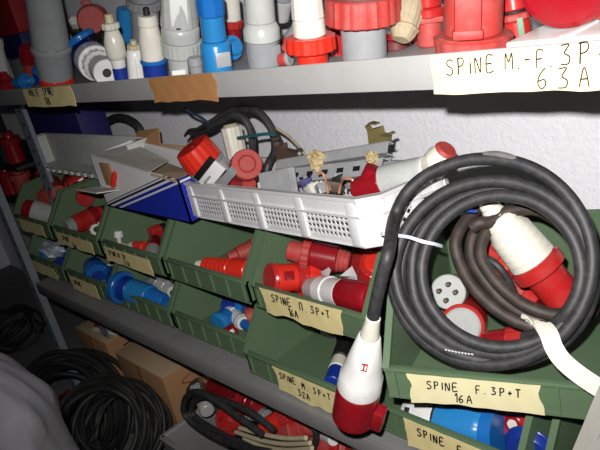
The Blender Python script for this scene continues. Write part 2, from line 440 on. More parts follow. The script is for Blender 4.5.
plug('socket', 'small blue socket lying beside the dark red plug', 'socket', q + Vector((-.035, 0, 0)), q + Vector((.03, .012, 0)), [('body', blue_l, [(0, 5), (.5, 6)], None), ('flange', blue, [(.5, 8), (.62, 8)], None), ('neck', blue_l, rings(.62, 1, 5, 3.5, 3), None)])
p0, p1 = standing(41, 85, .60, 38, 68)
plug('socket', 'little deep blue socket half hidden behind the red-footed grey plug', 'socket', p0, p1, [('body', blue_d, [(0, 5), (.7, 6)], None), ('cap', blue, [(.7, 6.5), (1, 6)], None)])
# --- big grey plug with a red foot
p0, p1 = standing(58, 87, .545, 39, -25)
o = plug('plug', 'tall grey plug with a red foot ring, leftmost of the big ones', 'plug', p0, p1, [
    ('foot_ring', orange_red, [(0, 16), (.11, 16.5)], (18, .04), 'red foot ring'),
    ('sleeve', silver, [(.11, 17.5), (.34, 18.5)], None),
    ('collar', greym, [(.34, 20), (.38, 20.5), (.40, 19)], None),
    ('body', greym, [(.40, 18.5), (.75, 17), (1, 15)], None)])
stick_box(o, 'latch', greym, -1, .30, .42, 8, 18, .006)
# --- odds and ends behind
p0 = at(95, 18, y=.74); p1 = at(91, 20, y=.69)
o = plug('screw_cap', 'faded red eight-sided cap hanging behind the blue and white socket', 'cap', p0, p1, [('disc', red_dusty, [(0, 14), (.8, 14.5), (1, 13)], None), ('tongue', red_dusty, [(0, 5), (.3, 5)], None)])
k = o['k']
obj('hinge_tab', box(-.010, .010, 13 * k, 20 * k, .004, .018, .002), red_dusty, o)
b = lathe([(-.12, 10), (-.02, 12), (0, 12)], 24)
bmesh.ops.scale(b, vec=(k, k, .6), verts=b.verts); obj('body', b, red_dark, o)
p0 = at(80, 40, y=.72); p1 = at(76, 27, y=.70)
plug('socket', 'beige and black fitting left of the faded red cap', 'socket', p0, p1, [('plate', creamw, [(0, 7), (.4, 8)], None), ('insert', darkm, [(.4, 7), (1.1, 7)], None), ('contact', white, [(1.1, 4), (1.5, 4)], (6, .2))])
p0, p1 = standing(106, 75, .66, 104, 32)
plug('plug', 'dark green plug in the gap behind the blue and white socket', 'plug', p0, p1, [('body', mat('dark_green_plastic', (.14, .22, .17), .5, .3), [(0, 10), (.6, 9)], None), ('neck', darkm, rings(.6, 1, 8, 5, 4), None)])
# --- blue/white socket lying with its face to the camera
p0 = at(84, 52, y=.615); p1 = at(107, 73, y=.525)
o = plug('socket', 'blue socket lying down, white ringed face with a dark hole', 'socket', p0, p1, [
    ('body', blue_d, [(0, 16), (.42, 18)], None), ('collar', white, [(.42, 18), (.60, 17.5)], None, 'white collar'),
    ('gland_nut', white, [(.60, 14), (.72, 14), (.74, 11), (.82, 11)], (14, .05)), ('gland', white, [(.82, 12.5), (1, 12)], None),
    ('cable_hole', darkm, [(.98, 4), (1.004, 4)], None)])
k = o['k']
M = o.matrix_world
fl_ = lathe([(0, 15), (.4, 16), (.6, 16), (1, 14)], 32)
bmesh.ops.scale(fl_, vec=(k, k, .012), verts=fl_.verts)
top = at(82, 41, y=.585)
bmesh.ops.transform(fl_, matrix=M.inverted() @ axis_frame(top, top + Vector((-.25, -.25, 1)).normalized() * .01), verts=fl_.verts)
obj('flip_lid', fl_, blue, o)
p0 = at(92, 58, y=.59); p1 = at(84, 42, y=.585)
obj('lid_post', tube(local(M, [p0, p1]), 9 * k, 16, smooth=0), blue_d, o)
# --- cream plugs with blue bands
p0, p1 = standing(123, 84, .535, 108, 14)
plug('plug', 'slim white plug with a blue foot, next to the blue ringed socket', 'plug', p0, p1, [
    ('foot', blue_d, [(0, 7.5), (.24, 7.5)], None, 'blue foot'), ('sleeve', white, [(.24, 7), (.37, 7.5)], None),
    ('body', cream, [(.37, 9), (.45, 10), (.62, 10), (.78, 7)], None), ('nut', cream, [(.79, 8), (.88, 8)], (8, .08)), ('screw_end', creamw, [(.88, 4.5), (1, 4)], None)])
p0, p1 = standing(138, 82, .53, 133, 40)
o = plug('socket', 'short white socket with a beige screw on top, between two cream plugs', 'socket', p0, p1, [
    ('body', white, [(0, 9.5), (.72, 8.5), (.8, 7)], None), ('cap', creamw, [(.8, 6), (.9, 6)], (8, .1)), ('screw', creamw, [(.9, 3), (1, 3)], None)])
stick_box(o, 'seam', cream, 0, .05, .65, 1.2, 9.2, .002, .0005)
p0, p1 = standing(131, 70, .68, 125, 8)
plug('plug', 'bright blue plug standing behind the slim white plugs', 'plug', p0, p1, [('body', blue_l, [(0, 9), (.45, 9)], None), ('sleeve', blue_l, rings(.45, 1, 10, 8.5, 4, .95), None)])
p0, p1 = standing(156, 80, .535, 146, 9)
o = plug('plug', 'cream plug with a deep blue foot and a dark cable stub on top', 'plug', p0, p1, [
    ('foot', blue_d, [(0, 12), (.27, 12)], None, 'deep blue foot'), ('rim', blue, [(.27, 13.5), (.32, 13.5)], None),
    ('body', cream, [(.32, 12), (.6, 11.5), (.78, 9.5)], None), ('cap', cream, [(.78, 10.2), (.92, 9.5)], None), ('cable_stub', darkm, [(.92, 3.5), (1.02, 3)], None)])
p0, p1 = standing(150, 72, .68, 141, -45)
plug('plug', 'tall grey plug behind the cream plug with the dark stub', 'plug', p0, p1, [('body', greym, [(0, 15), (.55, 14)], None), ('collar', greym, [(.55, 17), (.62, 17)], (20, .04)), ('neck', greym, [(.62, 14), (1, 13)], None)])
# --- big light grey plug
p0, p1 = standing(184, 76, .56, 175, -40)
o = plug('plug', 'big pale grey plug with threaded ring, left of the bright blue plug', 'plug', p0, p1, [
    ('sleeve', grey, [(0, 15), (.2, 15.5)], None), ('threaded_ring', grey, [(.2, 20), (.33, 20.5)], (26, .03)),
    ('shoulder', grey, [(.33, 19), (.42, 19.5), (.46, 18.5)], None), ('body', grey, [(.46, 18.5), (.72, 16), (1, 12)], (4, .05))])
stick_box(o, 'sticker', paper, -7, .015, .11, 14, 15.5, .002, .0004, 'white sticker', 8)
stick_box(o, 'slot', darkm, 6, .02, .15, 2.2, 15.5, .002, .0004)
stick_box(o, 'moulded_panel', white, 0, .5, .78, 17, 16, .004, .001)
stick_box(o, 'moulded_marks', ink, 0, .475, .49, 8, 18, .0022, .0004)
p0, p1 = standing(197, 76, .535, 194, 57)
plug('socket', 'small grey angled socket at the foot of the bright blue plug', 'socket', p0, p1, [('body', greym, [(0, 6.5), (.6, 7)], None), ('cap', greym, [(.6, 7.8), (1, 7)], None)])
# --- bright blue plug
p0, p1 = standing(219, 75, .548, 208, -14)
o = plug('plug', 'bright blue plug with a silver rating plate', 'plug', p0, p1, [
    ('body', blue_l, [(0, 15), (.36, 15.5), (.4, 14)], None), ('neck', blue_l, [(.4, 12.5), (.68, 12)], None), ('collar', blue, [(.68, 13.5), (.86, 13.5), (.88, 12), (1, 11)], (8, .04))])
stick_box(o, 'rating_plate', metal, 3, .13, .30, 15, 15.4, .003, .0006, 'silver rating plate', 12)
p0 = at(222, 60, y=.60); p1 = at(241, 60, y=.60)
p0.z = p1.z = H + ZT + .024
plug('socket', 'blue socket lying behind the bright blue plug', 'socket', p0, p1, [('body', blue, [(0, 10), (.6, 11)], None), ('flange', blue_l, [(.6, 12), (.8, 12)], None), ('gland', blue_l, [(.8, 8), (1, 7)], None)])
p0, p1 = standing(236, 66, .66, 231, -4)
plug('plug', 'cream plug with dark red foot behind the bright blue plug', 'plug', p0, p1, [('foot', red_dark, [(0, 8.5), (.5, 8.5)], None), ('ring', red, [(.5, 10), (.62, 10)], (14, .06)), ('body', cream, [(.62, 9), (1, 8)], None)])
# --- stepped grey plug
p0, p1 = standing(265, 72, .555, 258, -12)
o = plug('plug', 'stepped grey plug between the bright blue one and the cream red-ringed one', 'plug', p0, p1, [
    ('sleeve', greym, [(0, 16.5), (.38, 16.5)], None), ('shoulder', grey, [(.38, 18.5), (.52, 18.5), (.60, 15.5)], None), ('body', grey, [(.6, 15), (1, 14.5)], None)])
stick_box(o, 'latch', greym, 4, .08, .34, 12, 16, .006, .002, None, 35)
p0 = at(280, 62, y=.525); p1 = at(291, 60, y=.53); p0.z = p1.z = H + ZT + .014
plug('socket', 'small red socket lying at the foot of the stepped grey plug', 'socket', p0, p1, [('body', red_dusty, [(0, 6), (.7, 7)], None), ('rim', greym, [(.7, 7.4), (1, 7.4)], None)])
p0 = at(284, 52, y=.66); p1 = at(296, 30, y=.68)
plug('plug', 'dusty red and grey plug leaning in the gap left of the cream plug', 'plug', p0, p1, [('body', red_dusty, [(0, 8), (.5, 9)], None), ('sleeve', greym, [(.5, 8), (1, 7)], None), ('tag', paper, [(1, 5), (1.2, 5)], None)])
p0 = at(280, 20, y=.70); p1 = at(284, -14, y=.70)
plug('plug', 'grey plug high in the gap left of the cream red-ringed plug', 'plug', p0, p1, [('body', grey, [(0, 9), (.6, 11)], None), ('cap', silver, [(.6, 9), (1, 8)], None)])
# --- cream plug with red ring
p0, p1 = standing(313, 67, .54, 305, -16)
o = plug('plug', 'cream plug with a bright red grip ring and red foot', 'plug', p0, p1, [
    ('foot', orange_red, [(0, 16), (.22, 16)], None), ('grip_ring', orange_red, [(.22, 25), (.40, 24.5)], (16, .05)),
    ('body', cream, [(.40, 16.5), (.60, 16)], None), ('neck', cream, [(.60, 16), (1, 14.5)], (12, .03))])
stick_box(o, 'pin', white, 9, .02, .10, 2, 15.5, .002, .0004)
p0, p1 = standing(337, 64, .60, 334, 25)
plug('plug', 'red plug hidden between the cream plug and the big grey cap', 'plug', p0, p1, [('body', red, [(0, 9), (.8, 9)], (10, .05)), ('neck', red, [(.8, 7), (1, 6)], None)])
# --- grey cup with a huge red ring
p0, p1 = standing(365, 64, .555, 362, -14)
o = plug('plug', 'grey plug wearing the widest red grip ring', 'plug', p0, p1, [
    ('sleeve', greym, [(0, 23), (.54, 23)], None), ('grip_ring', red_dusty, [(.54, 37), (.88, 36)], (22, .04)), ('body', grey, [(.88, 22), (1.2, 20)], None)])
# --- mottled cloth roll
p0 = at(401, 40, y=.56); p1 = at(417, -18, y=.60)
plug('cloth_roll', 'mottled beige rolled cloth leaning beside the wide red ring', 'cloth', p0, p1, [('roll', beige, [(0, 9), (.1, 12), (.4, 13.5), (.7, 12), (1, 14)], (5, .08)), ('fold', beige, [(.15, 14), (.2, 14.4), (.24, 13.6)], (5, .06))])
p0, p1 = standing(398, 59, .60, 395, 32)
plug('socket', 'dark maroon socket under the mottled cloth roll', 'socket', p0, p1, [('body', mat('maroon_plastic', (.36, .14, .14), .5, .3), [(0, 14), (.6, 14)], None), ('lid', red_dark, [(.6, 12), (1, 11)], None)])
p0, p1 = standing(419, 52, .63, 418, 30)
plug('socket', 'short red socket between the cloth roll and the big red flanged plug', 'socket', p0, p1, [('body', red, [(0, 10), (.7, 10)], (12, .04)), ('cap', red_dusty, [(.7, 9), (1, 9)], None)])
p0, p1 = standing(432, 56, .60, 426, -20)
o = plug('plug', 'red plug with a side arm, left behind the big flanged red plug', 'plug', p0, p1, [('body', red_dusty, [(0, 13), (.45, 13)], None), ('collar', red, [(.45, 17), (.6, 17)], None), ('neck', red, [(.6, 14), (1, 14)], None)])
stick_box(o, 'side_arm', red_dusty, -8, .38, .47, 44, 13, .006)
# --- big red flanged plug
p0, p1 = standing(473, 53, .555, 474, -36)
o = plug('plug', 'big red plug with a wide toothed flange, above the long tape', 'plug', p0, p1, [
    ('flange', red_dusty, [(0, 37), (.20, 39), (.23, 36)], (14, .03)), ('body', red_dusty, [(.23, 29), (.6, 29), (1, 28)], None)])
stick_box(o, 'terminal_box', red_dusty, -5, .30, .95, 26, 28, .014, .003)
stick_box(o, 'terminal_foot', red_dusty, -5, .24, .36, 30, 28, .018, .003)
p0, p1 = standing(519, 48, .60, 511, -12)
o = plug('plug', 'red plug with a grey-green tag, right of the big flanged red plug', 'plug', p0, p1, [
    ('body', red, [(0, 14), (.35, 14)], None), ('collar', red_dusty, [(.35, 17), (.5, 17)], (12, .04)), ('black_band', darkm, [(.5, 14.5), (.56, 14.5)], None), ('neck', red, [(.56, 14), (1, 13)], None)])
stick_box(o, 'tag', green_tag, 4, .05, .42, 6, 17, .003, .0006, 'grey-green tag')
# --- white cover and red cap
wc = thing('plastic_cover', 'white grooved plastic cover lying under the round red cap', 'cover', P(-.235, .515, ZT + .0006))
obj('panel', box(-.072, .15, 0, .15, 0, .012, .002), white, wc)
g = bmesh.new()
for x in (-.02, .04, .10): box(x - .004, x + .004, -.0008, .15, .010, .0135, .0008, g)
obj('raised_rib', g, white, wc)
c0 = at(563, -14, y=.535); 
nrm = (tocam(c0) + Vector((-.25, 0, -.25))).normalized()
o = plug('screw_cap', 'round red socket cap lying on the white cover at top right', 'cap', c0 - nrm * .03, c0, [('rim', red, [(0, 44), (.6, 46), (.8, 46)], None), ('face', red_dark, [(.8, 44), (.93, 43), (1, 40)], None)])
k = o['k']
obj('hinge_tab', box(-.012, .012, -58 * k, -44 * k, .002, .016, .002), red, o)
c1 = c0 + Vector((.075, .03, -.006))
o = plug('plug', 'red plug lying behind the round red cap at the right edge', 'plug', c1 - Vector((.02, -.1, 0)), c1 + Vector((.05, -.01, -.004)), [('body', red_dark, [(0, 28), (.5, 30)], None), ('collar', red, [(.5, 34), (.8, 34)], (16, .04)), ('neck', red, [(.8, 24), (1, 22)], None)])

# ================================================================ WHITE PERFORATED CRATE ON THE BINS
FL = P(-1.030, .588, -.378); FR = P(-.518, .530, -.339)
cx_ = (FR - FL).normalized(); cz_ = (Vector((0, 0, 1)) - cx_ * cx_.z).normalized(); cy_ = cz_.cross(cx_)
CW = (FR - FL).length; CD = .155; CH = .068
cy_ = (cy_ - Vector((0, 0, .06))).normalized(); cz_ = cx_.cross(cy_).normalized(); cy_ = cz_.cross(cx_)
MC = frame(FL, cx_, cy_, cz_)
crate = thing('crate', 'white perforated plastic crate full of electrical scrap, lying across the green bins', 'crate', MC)
def crate_parts(root, W, D, Hh, m, npan=4, perf=True, ch=.022):
    foot = [(ch, 0), (W - ch, 0), (W, ch), (W, D - ch), (W - ch, D), (ch, D), (0, D - ch), (0, ch)]
    fr = bmesh.new(); n = 8; t = .0028
    def band(z0, z1, o0=0., o1=0., th=t):
        """closed ring band following the footprint"""
        cxx, cyy = W / 2, D / 2
        def off(p, e):
            return (p[0] + (e if p[0] > cxx else -e), p[1] + (e if p[1] > cyy else -e))
        R = []
        for (z, e) in ((z0, o0), (z1, o1), (z1, o1 - th), (z0, o0 - th)):
            R.append([fr.verts.new((*off(p, e), z)) for p in foot])
        for i in range(4):
            a, b = R[i], R[(i + 1) % 4]
            for k in range(n): fr.faces.new((a[k], a[(k + 1) % n], b[(k + 1) % n], b[k]))
    band(0, .009, -.003, -.002); band(.007, .0095, -.001, -.001, .006)
    band(Hh * .62, Hh, 0, .003); band(Hh * .60, Hh * .65, .003, .004, .008); band(Hh - .005, Hh, .005, .006, .010)
    fr.faces.new([fr.verts.new((*p, .001)) for p in foot]); 
    obj('frame', fr, m, root)
    # corner walls and posts
    for i in range(4):
        a = Vector((*foot[2 * i + 1], 0)); b_ = Vector((*foot[(2 * i + 2) % 8], 0))
        d = (b_ - a).normalized(); nn = Vector((d.y, -d.x, 0))
        M = frame(a - nn * 0.0, d, -nn, Vector((0, 0, 1)))
        cw = box(-.002, (b_ - a).length + .002, -.001, .002, .004, Hh - .004, 0, None, M); obj('corner_wall', cw, m, root)
    def side(o, d, L, pan, cornerw):
        nn = Vector((d.y, -d.x, 0))
        M = frame(o, d, -nn, Vector((0, 0, 1)))
        obj('post', box(0, cornerw, -.001, .002, .004, Hh - .003, 0, None, M), m, root); obj('post', box(L - cornerw, L, -.001, .002, .004, Hh - .003, 0, None, M), m, root)
        pw = (L - 2 * cornerw) / pan
        for i in range(pan + 1):
            x = cornerw + i * pw; obj('post', box(x - .0085, x + .0085, -.003, .002, .004, Hh - .002, .0006, None, M), m, root)
        if not perf: 
            b = box(0, L, .002, .004, .004, Hh - .003, 0, None, M); obj('side_panel', b, m, root); return
        for i in range(pan):
            x0 = cornerw + i * pw + .006; x1 = cornerw + (i + 1) * pw - .006; z0, z1 = .0095, Hh * .62
            b = bmesh.new(); nx = max(3, int((x1 - x0) / .0088)); nz = 4
            # diamond grid: staggered holes cut through a thin sheet
            dx = (x1 - x0) / nx; dz = (z1 - z0) / nz
            for a in range(nx):
                for c in range(nz):
                    xa, za = x0 + a * dx, z0 + c * dz
                    mx_, mz = xa + dx / 2, za + dz / 2
                    y = .004
                    co = [(xa, za), (mx_, za), (xa + dx, za), (xa + dx, mz), (xa + dx, za + dz), (mx_, za + dz), (xa, za + dz), (xa, mz)]
                    s = .86
                    hole = [(mx_, mz - dz / 2 * s), (mx_ + dx / 2 * s, mz), (mx_, mz + dz / 2 * s), (mx_ - dx / 2 * s, mz)]
                    V = [b.verts.new(M @ Vector((p[0], y, p[1]))) for p in co]; Hh_ = [b.verts.new(M @ Vector((p[0], y, p[1]))) for p in hole]
                    for q_ in range(4):
                        b.faces.new((V[2 * q_], V[2 * q_ + 1], Hh_[q_], Hh_[(q_ - 1) % 4])); b.faces.new((V[2 * q_ + 1], V[(2 * q_ + 2) % 8], Hh_[q_]))
            bmesh.ops.remove_doubles(b, verts=b.verts, dist=1e-5)
            o_ = obj('lattice_panel', b, m, root)
            so = o_.modifiers.new('thickness', 'SOLIDIFY'); so.thickness = .0015
    side(Vector((ch, 0, 0)), Vector((1, 0, 0)), W - 2 * ch, npan, .012)
    side(Vector((W, ch, 0)), Vector((0, 1, 0)), D - 2 * ch, 2, .014)
    side(Vector((W - ch, D, 0)), Vector((-1, 0, 0)), W - 2 * ch, npan, .012)
    side(Vector((0, D - ch, 0)), Vector((0, -1, 0)), D - 2 * ch, 2, .014)
crate_parts(crate, CW, CD, CH, crate_m)
def atc(px, py, y): return at(px, py, y=y if y < .6 else .6 + .5 * (y - .6))
# --- what lies in it
p0 = atc(222, 184, y=.665); p1 = atc(196, 152, y=.615)
o = plug('plug', 'angled grey plug with a round red cap at the left end of the white crate', 'plug', p0, p1, [
    ('body', grey, [(-.15, 17), (.55, 19)], None), ('collar', greym, [(.55, 20), (.66, 20)], None), ('cap', orange_red, [(.66, 19.5), (.95, 19), (1.18, 18)], (20, .03)), ('cap_centre', red_dark, [(1.15, 4), (1.2, 4)], None)])
k = o['k']; M = o.matrix_world
fr_ = axis_frame(at(205, 184, y=.588), at(230, 153, y=.600))
b = box(0, .006, -6.5 * k, 6.5 * k, 0, 36 * k, .001, None, M.inverted() @ fr_); obj('label_plate', b, paper, o, label='white label plate')
b = box(.006, .007, -2 * k, .5 * k, 4 * k, 18 * k, .0002, None, M.inverted() @ fr_); obj('label_print', b, greym, o)
b = box(-.004, .005, -13 * k, -6.5 * k, 0, 34 * k, .001, None, M.inverted() @ fr_); obj('side_block', b, darkm, o)
b = box(-.012, .004, 8 * k, 17 * k, 4 * k, 40 * k, .003, None, M.inverted() @ fr_); obj('housing', b, greym, o)
p0 = atc(243, 172, y=.72); p1 = atc(247, 164, y=.66)
plug('plug', 'dusty red round-faced plug in the crate beside the angled grey plug', 'plug', p0, p1, [('body', red_dusty, [(-.3, 14), (.5, 15)], None), ('face', red_dusty, [(.5, 16), (1, 15)], (26, .03)), ('boss', red_dusty, [(1, 9), (1.06, 8)], None)])
p0 = atc(213, 186, y=.72); p1 = atc(250, 184, y=.66)
plug('plug', 'dusty red plug lying low in the crate under the round-faced one', 'plug', p0, p1, [('body', red_dusty, [(0, 9), (.6, 10)], None), ('collar', red_dark, [(.6, 12), (.8, 12)], (14, .05)), ('neck', red_dusty, [(.8, 8), (1, 7)], None)])
p0 = atc(236, 150, y=.76); p1 = atc(230, 124, y=.77)
plug('connector', 'cream ribbed connector standing behind the red plug in the crate', 'connector', p0, p1, [('body', cream, [(-.3, 10), (.9, 10)], (10, .05)), ('cap', creamw, [(.9, 8), (1, 7)], None)])
p0 = atc(238, 140, y=.745); p1 = atc(223, 116, y=.80)
# black cable loops with bare ends
def cable(name, label, cat, pts, rpx, m, group=None, parts=()):
    pts = [Vector(p) for p in pts]; k = depth(pts[len(pts) // 2]) / F
    o = obj(name, tube(pts, rpx * k, 10), m); return setp(o, label, cat, group)
Y = .80
cable('cable', 'thick black cable looped behind the cream connector in the crate', 'cable',
      [atc(264, 184, .74), atc(268, 165, .78), atc(275, 150, .80), atc(271, 128, .80), atc(258, 112, .80), atc(243, 109, .80), atc(226, 114, .79), atc(210, 124, .77), atc(200, 130, .75)], 4.2, black)
cable('cable', 'second black cable arching inside the loop behind the cream connector', 'cable',
      [atc(252, 186, .72), atc(252, 160, .78), atc(252, 138, .79), atc(246, 121, .79), atc(234, 115, .78), atc(219, 122, .765), atc(206, 129, .75), atc(190, 132, .745)], 3.8, black)
cable('cable', 'third black cable coming down on the right of the loops in the crate', 'cable',
      [atc(240, 116, .84), atc(255, 110, .845), atc(268, 122, .84), atc(279, 140, .82), atc(284, 160, .79)], 3.0, black)
cable('wire', 'bare dark wire end curling at the far left of the cable loops', 'wire', [atc(207, 127, .73), atc(198, 131, .73), atc(190, 131, .72), atc(185, 136, .72), atc(188, 131, .72)], 1.3, darkm)
cable('wire', 'dark blue wire sticking up left over the carton flap', 'wire', [atc(210, 124, .755), atc(200, 117, .75), atc(190, 112, .745), atc(185, 107, .74)], 1.4, mat('dark_blue_wire', (.13, .2, .30), .5, .1))
cable('wire', 'teal wire running across the black cable loops', 'wire', [atc(238, 138, .735), atc(252, 136, .73), atc(266, 134, .74), atc(275, 135, .75)], 1.7, teal)
cable('wire', 'cream wire slanting down to the grey rails in the crate', 'wire', [atc(276, 128, .84), atc(288, 136, .83), atc(300, 148, .80), atc(307, 158, .78)], 1.4, creamw)
# brackets
def bracket(name, label, poly, y, th, m, hooks):
    """folded strip: outline in photo units at distance y, given a real thickness"""
    b = bmesh.new()
    f0 = [b.verts.new(atc(px, py, y=y)) for px, py in poly]; f1 = [b.verts.new(atc(px, py, y=y) * 1 + Vector((0, th, 0))) for px, py in poly]
    n = len(poly)
    for k in range(n): b.faces.new((f0[k], f0[(k + 1) % n], f1[(k + 1) % n], f1[k]))
    b.faces.new(f0[::-1]); b.faces.new(f1)
    o = obj(name, b, m); setp(o, label, 'bracket')
    for h_ in hooks:
        k = depth(atc(*h_[0], y=y)) / F
        P_ = [atc(px, py, y=y - .006 * i) + Vector((0, th / 2, 0)) for i, (px, py) in enumerate(h_)]
        obj('hook', ribbon(P_, lambda t: Vector((0.2, 1, 0)), .009, .002), m, o)
    return o
bracket('bracket', 'brown metal bracket behind the ribbed grey plate', [(276, 146), (283, 144), (284, 150), (294, 152), (293, 161), (276, 163)], .76, .010, rusty, [[(276, 147), (273, 143), (275, 140)], [(293, 153), (296, 150), (299, 152)]])
bracket('bracket', 'brass bracket standing on the end of the long grey rail', [(367, 131), (378, 128), (380, 136), (387, 137), (386, 146), (369, 148)], .745, .012, brass, [[(367, 131), (365, 127), (368, 124), (375, 125)], [(386, 138), (388, 134), (390, 135)]])
# grey rails
def rail(label, p0, p1, w, h_, slots=True):
    M = axis_frame(p0, p1, Vector((.2, -.75, .6))); L = (Vector(p1) - Vector(p0)).length
    r = thing('din_rail', label, 'rail', M, 'grey rails in the crate')
    b = box(-.002, 0, -w / 2, w / 2, 0, L); box(-h_, 0, -w / 2, -w / 2 + .0015, 0, L, 0, b); box(-h_, 0, w / 2 - .0015, w / 2, 0, L, 0, b)
    obj('channel', b, metal, r)
    if not slots: return
    s = bmesh.new(); z = .02
    while z < L - .03: box(-.0021, .0004, -w * .14, w * .14, z, z + .014, 0, s); z += .034
    obj('slot', s, darkm, r)
rail('long grey metal rail lying on top across the crate, under the brass bracket', atc(276, 165, y=.715), atc(387, 147, y=.715), .018, .012, False)
rail('shorter grey metal rail below the long one, with dark slots', atc(285, 176, y=.690), atc(381, 166, y=.690), .026, .012)
rail('grey metal rail lowest at the back of the crate', atc(296, 178, y=.76), atc(390, 160, y=.76), .016, .010)
# ribbed grey plate
c = atc(279, 182, y=.635); n_ = tocam(c)
xz = (atc(303, 178, y=.635) - atc(254, 186, y=.635)).normalized(); yz = n_.cross(xz).normalized()
hs = thing('heat_sink', 'grey finned heat sink plate tilted at the front of the crate', 'heat sink', frame(c, xz, yz, xz.cross(yz)))
k = depth(c) / F
obj('plate', box(-25 * k, 25 * k, -12 * k, 12 * k, -.004, 0, .0005), metal, hs)
for i in range(17):
    x = (-24 + i * 3) * k
    obj('fin', box(x - .6 * k, x + .6 * k, -12 * k, 12 * k, 0, .009, 0), metal, hs)
def crumple(name, label, c, rpx, m, cat, seed, sq=(1, 1, 1)):
    rnd = random.Random(seed); b = bmesh.new(); bmesh.ops.create_icosphere(b, subdivisions=3, radius=1)
    k = depth(c) / F
    ph = [Vector((rnd.uniform(-1, 1), rnd.uniform(-1, 1), rnd.uniform(-1, 1))).normalized() for _ in range(14)]
    for v in b.verts:
        d = v.co.normalized(); f = 1 + .28 * sum(math.sin(9 * d.dot(p) + i) for i, p in enumerate(ph)) / 5 + rnd.uniform(-.06, .06)
        v.co = Vector((d.x * sq[0], d.y * sq[1], d.z * sq[2])) * f * rpx * k
    o = obj(name, b, m, None, 20); o.location = c
    return setp(o, label, cat)
crumple('tape_ball', 'crumpled ball of beige tape on the grey rails, left one', atc(316, 160, y=.70), 9, tape_ball, 'tape ball', 1, (1, .8, 1.1))
crumple('tape_ball', 'small crumpled beige tape lump under the brass bracket', atc(371, 158, y=.695), 6.5, tape_ball, 'tape ball', 2)
crumple('tape_ball', 'flat beige tape strip stuck along the long grey rail', atc(345, 159, y=.735), 11, creamw, 'tape', 5, (1.7, .5, .35))
rnd = random.Random(4)
scr = [('grey contact block at the crate front by the copper hooks', greym, 322, 187), ('pale contact block below the left tape ball', cream, 312, 188), ('blue-grey contact block beside the heat sink', navy, 306, 181), ('brown fuse holder left of the red angled plug', rusty, 335, 184), ('dark relay block under the shorter rail', darkm, 340, 178), ('grey relay block at the crate back under the red plug', greym, 352, 180), ('small white terminal behind the copper hooks', white, 329, 178)]
for i, (lb, m, px, py) in enumerate(scr):
    c = atc(px, py, y=.64 + .012 * i); k = depth(c) / F
    o = thing('contact_block', lb, 'electrical scrap', Matrix.Translation(c) @ Matrix.Rotation(rnd.uniform(-.8, .8), 4, 'Z') @ Matrix.Rotation(rnd.uniform(-.6, .6), 4, 'Y'), 'small electrical scrap in the crate')
    obj('body', box(-7 * k, 7 * k, -6 * k, 6 * k, -7 * k, 4 * k, .001), m, o)
    obj('terminal', lathe([(0, 2.2), (1.4, 2.2)], 10, None, None, Matrix.Translation((-3 * k, 0, 4 * k)) @ Matrix.Scale(k, 4)), metal, o)
    obj('terminal', lathe([(0, 2.2), (1.4, 2.2)], 10, None, None, Matrix.Translation((3 * k, 0, 4 * k)) @ Matrix.Scale(k, 4)), metal, o)
cable('wire', 'bare copper hook bent over at the crate front, left one', 'wire', [atc(328, 193, .61), atc(327, 185, .61), atc(325, 178, .60), atc(322, 173, .60), atc(318, 174, .60)], 1.4, copper)
cable('wire', 'bare copper hook bent over at the crate front, right one', 'wire', [atc(339, 193, .60), atc(341, 184, .60), atc(344, 179, .59), atc(351, 179, .59), atc(353, 181, .59)], 1.4, copper)
# right end plugs
p0 = atc(356, 190, y=.60); p1 = atc(426, 170, y=.66)
o = plug('plug', 'red angled plug with a long clear grey sleeve at the right end of the crate', 'plug', p0, p1, [
    ('body', red_dark, [(0, 12), (.42, 16)], None), ('sleeve', grey, [(.42, 17), (.62, 16.5), (.98, 14)], None), ('rim', cream, [(.98, 14), (1.02, 14)], None)])
k = o['k']
obj('elbow', tube(local(o.matrix_world, [atc(362, 192, .60), atc(374, 168, .62)]), 9 * k, 16, smooth=0), red_dark, o)
p0 = atc(425, 178, y=.71); p1 = atc(446, 150, y=.72)
plug('plug', 'cream plug with red tip and red band, standing behind the cable coil', 'plug', p0, p1, [('foot', red, [(-.1, 12), (.28, 12)], None), ('body', cream, [(.28, 13.5), (.5, 14.5), (.75, 14), (.95, 11)], None), ('tip', red_dusty, [(.95, 11.5), (1.06, 10.5)], None)])

# ================================================================ CARTON, TRAY AND THE LEFT END
TL = at(92, 156, y=.575)
cb = thing('carton', 'opened white and blue striped carton on the left bins', 'carton', frame(P(TL.x - .012, .575, -.384), Vector((1, 0, 0)), Vector((0, 1, 0)), Vector((0, 0, 1))))
CBW = at(178, 181, y=.575).x - TL.x + .012; CBH = TL.z - H + .384
sm = bpy.data.materials.new('striped_carton_print'); sm.use_nodes = True
nt = sm.node_tree; bs = nt.nodes['Principled BSDF']; bs.inputs['Roughness'].default_value = .55
tc = nt.nodes.new('ShaderNodeTexCoord'); sx = nt.nodes.new('ShaderNodeSeparateXYZ'); nt.links.new(tc.outputs['Object'], sx.inputs[0])
m1 = nt.nodes.new('ShaderNodeMath'); m1.operation = 'MULTIPLY_ADD'; m1.inputs[1].default_value = -.29
nt.links.new(sx.outputs['X'], m1.inputs[0]); nt.links.new(sx.outputs['Z'], m1.inputs[2])
m2 = nt.nodes.new('ShaderNodeMath'); m2.operation = 'MULTIPLY_ADD'; m2.inputs[1].default_value = 10.0; m2.inputs[2].default_value = .5
nt.links.new(m1.outputs[0], m2.inputs[0])
cr = nt.nodes.new('ShaderNodeValToRGB'); cr.color_ramp.interpolation = 'CONSTANT'
nt.links.new(m2.outputs[0], cr.inputs['Fac']); nt.links.new(cr.outputs['Color'], bs.inputs['Base Color'])
bl = (*lin((.10, .17, .62)), 1); wh = (*lin((.86, .86, .86)), 1); nv = (*lin((.10, .10, .26)), 1)
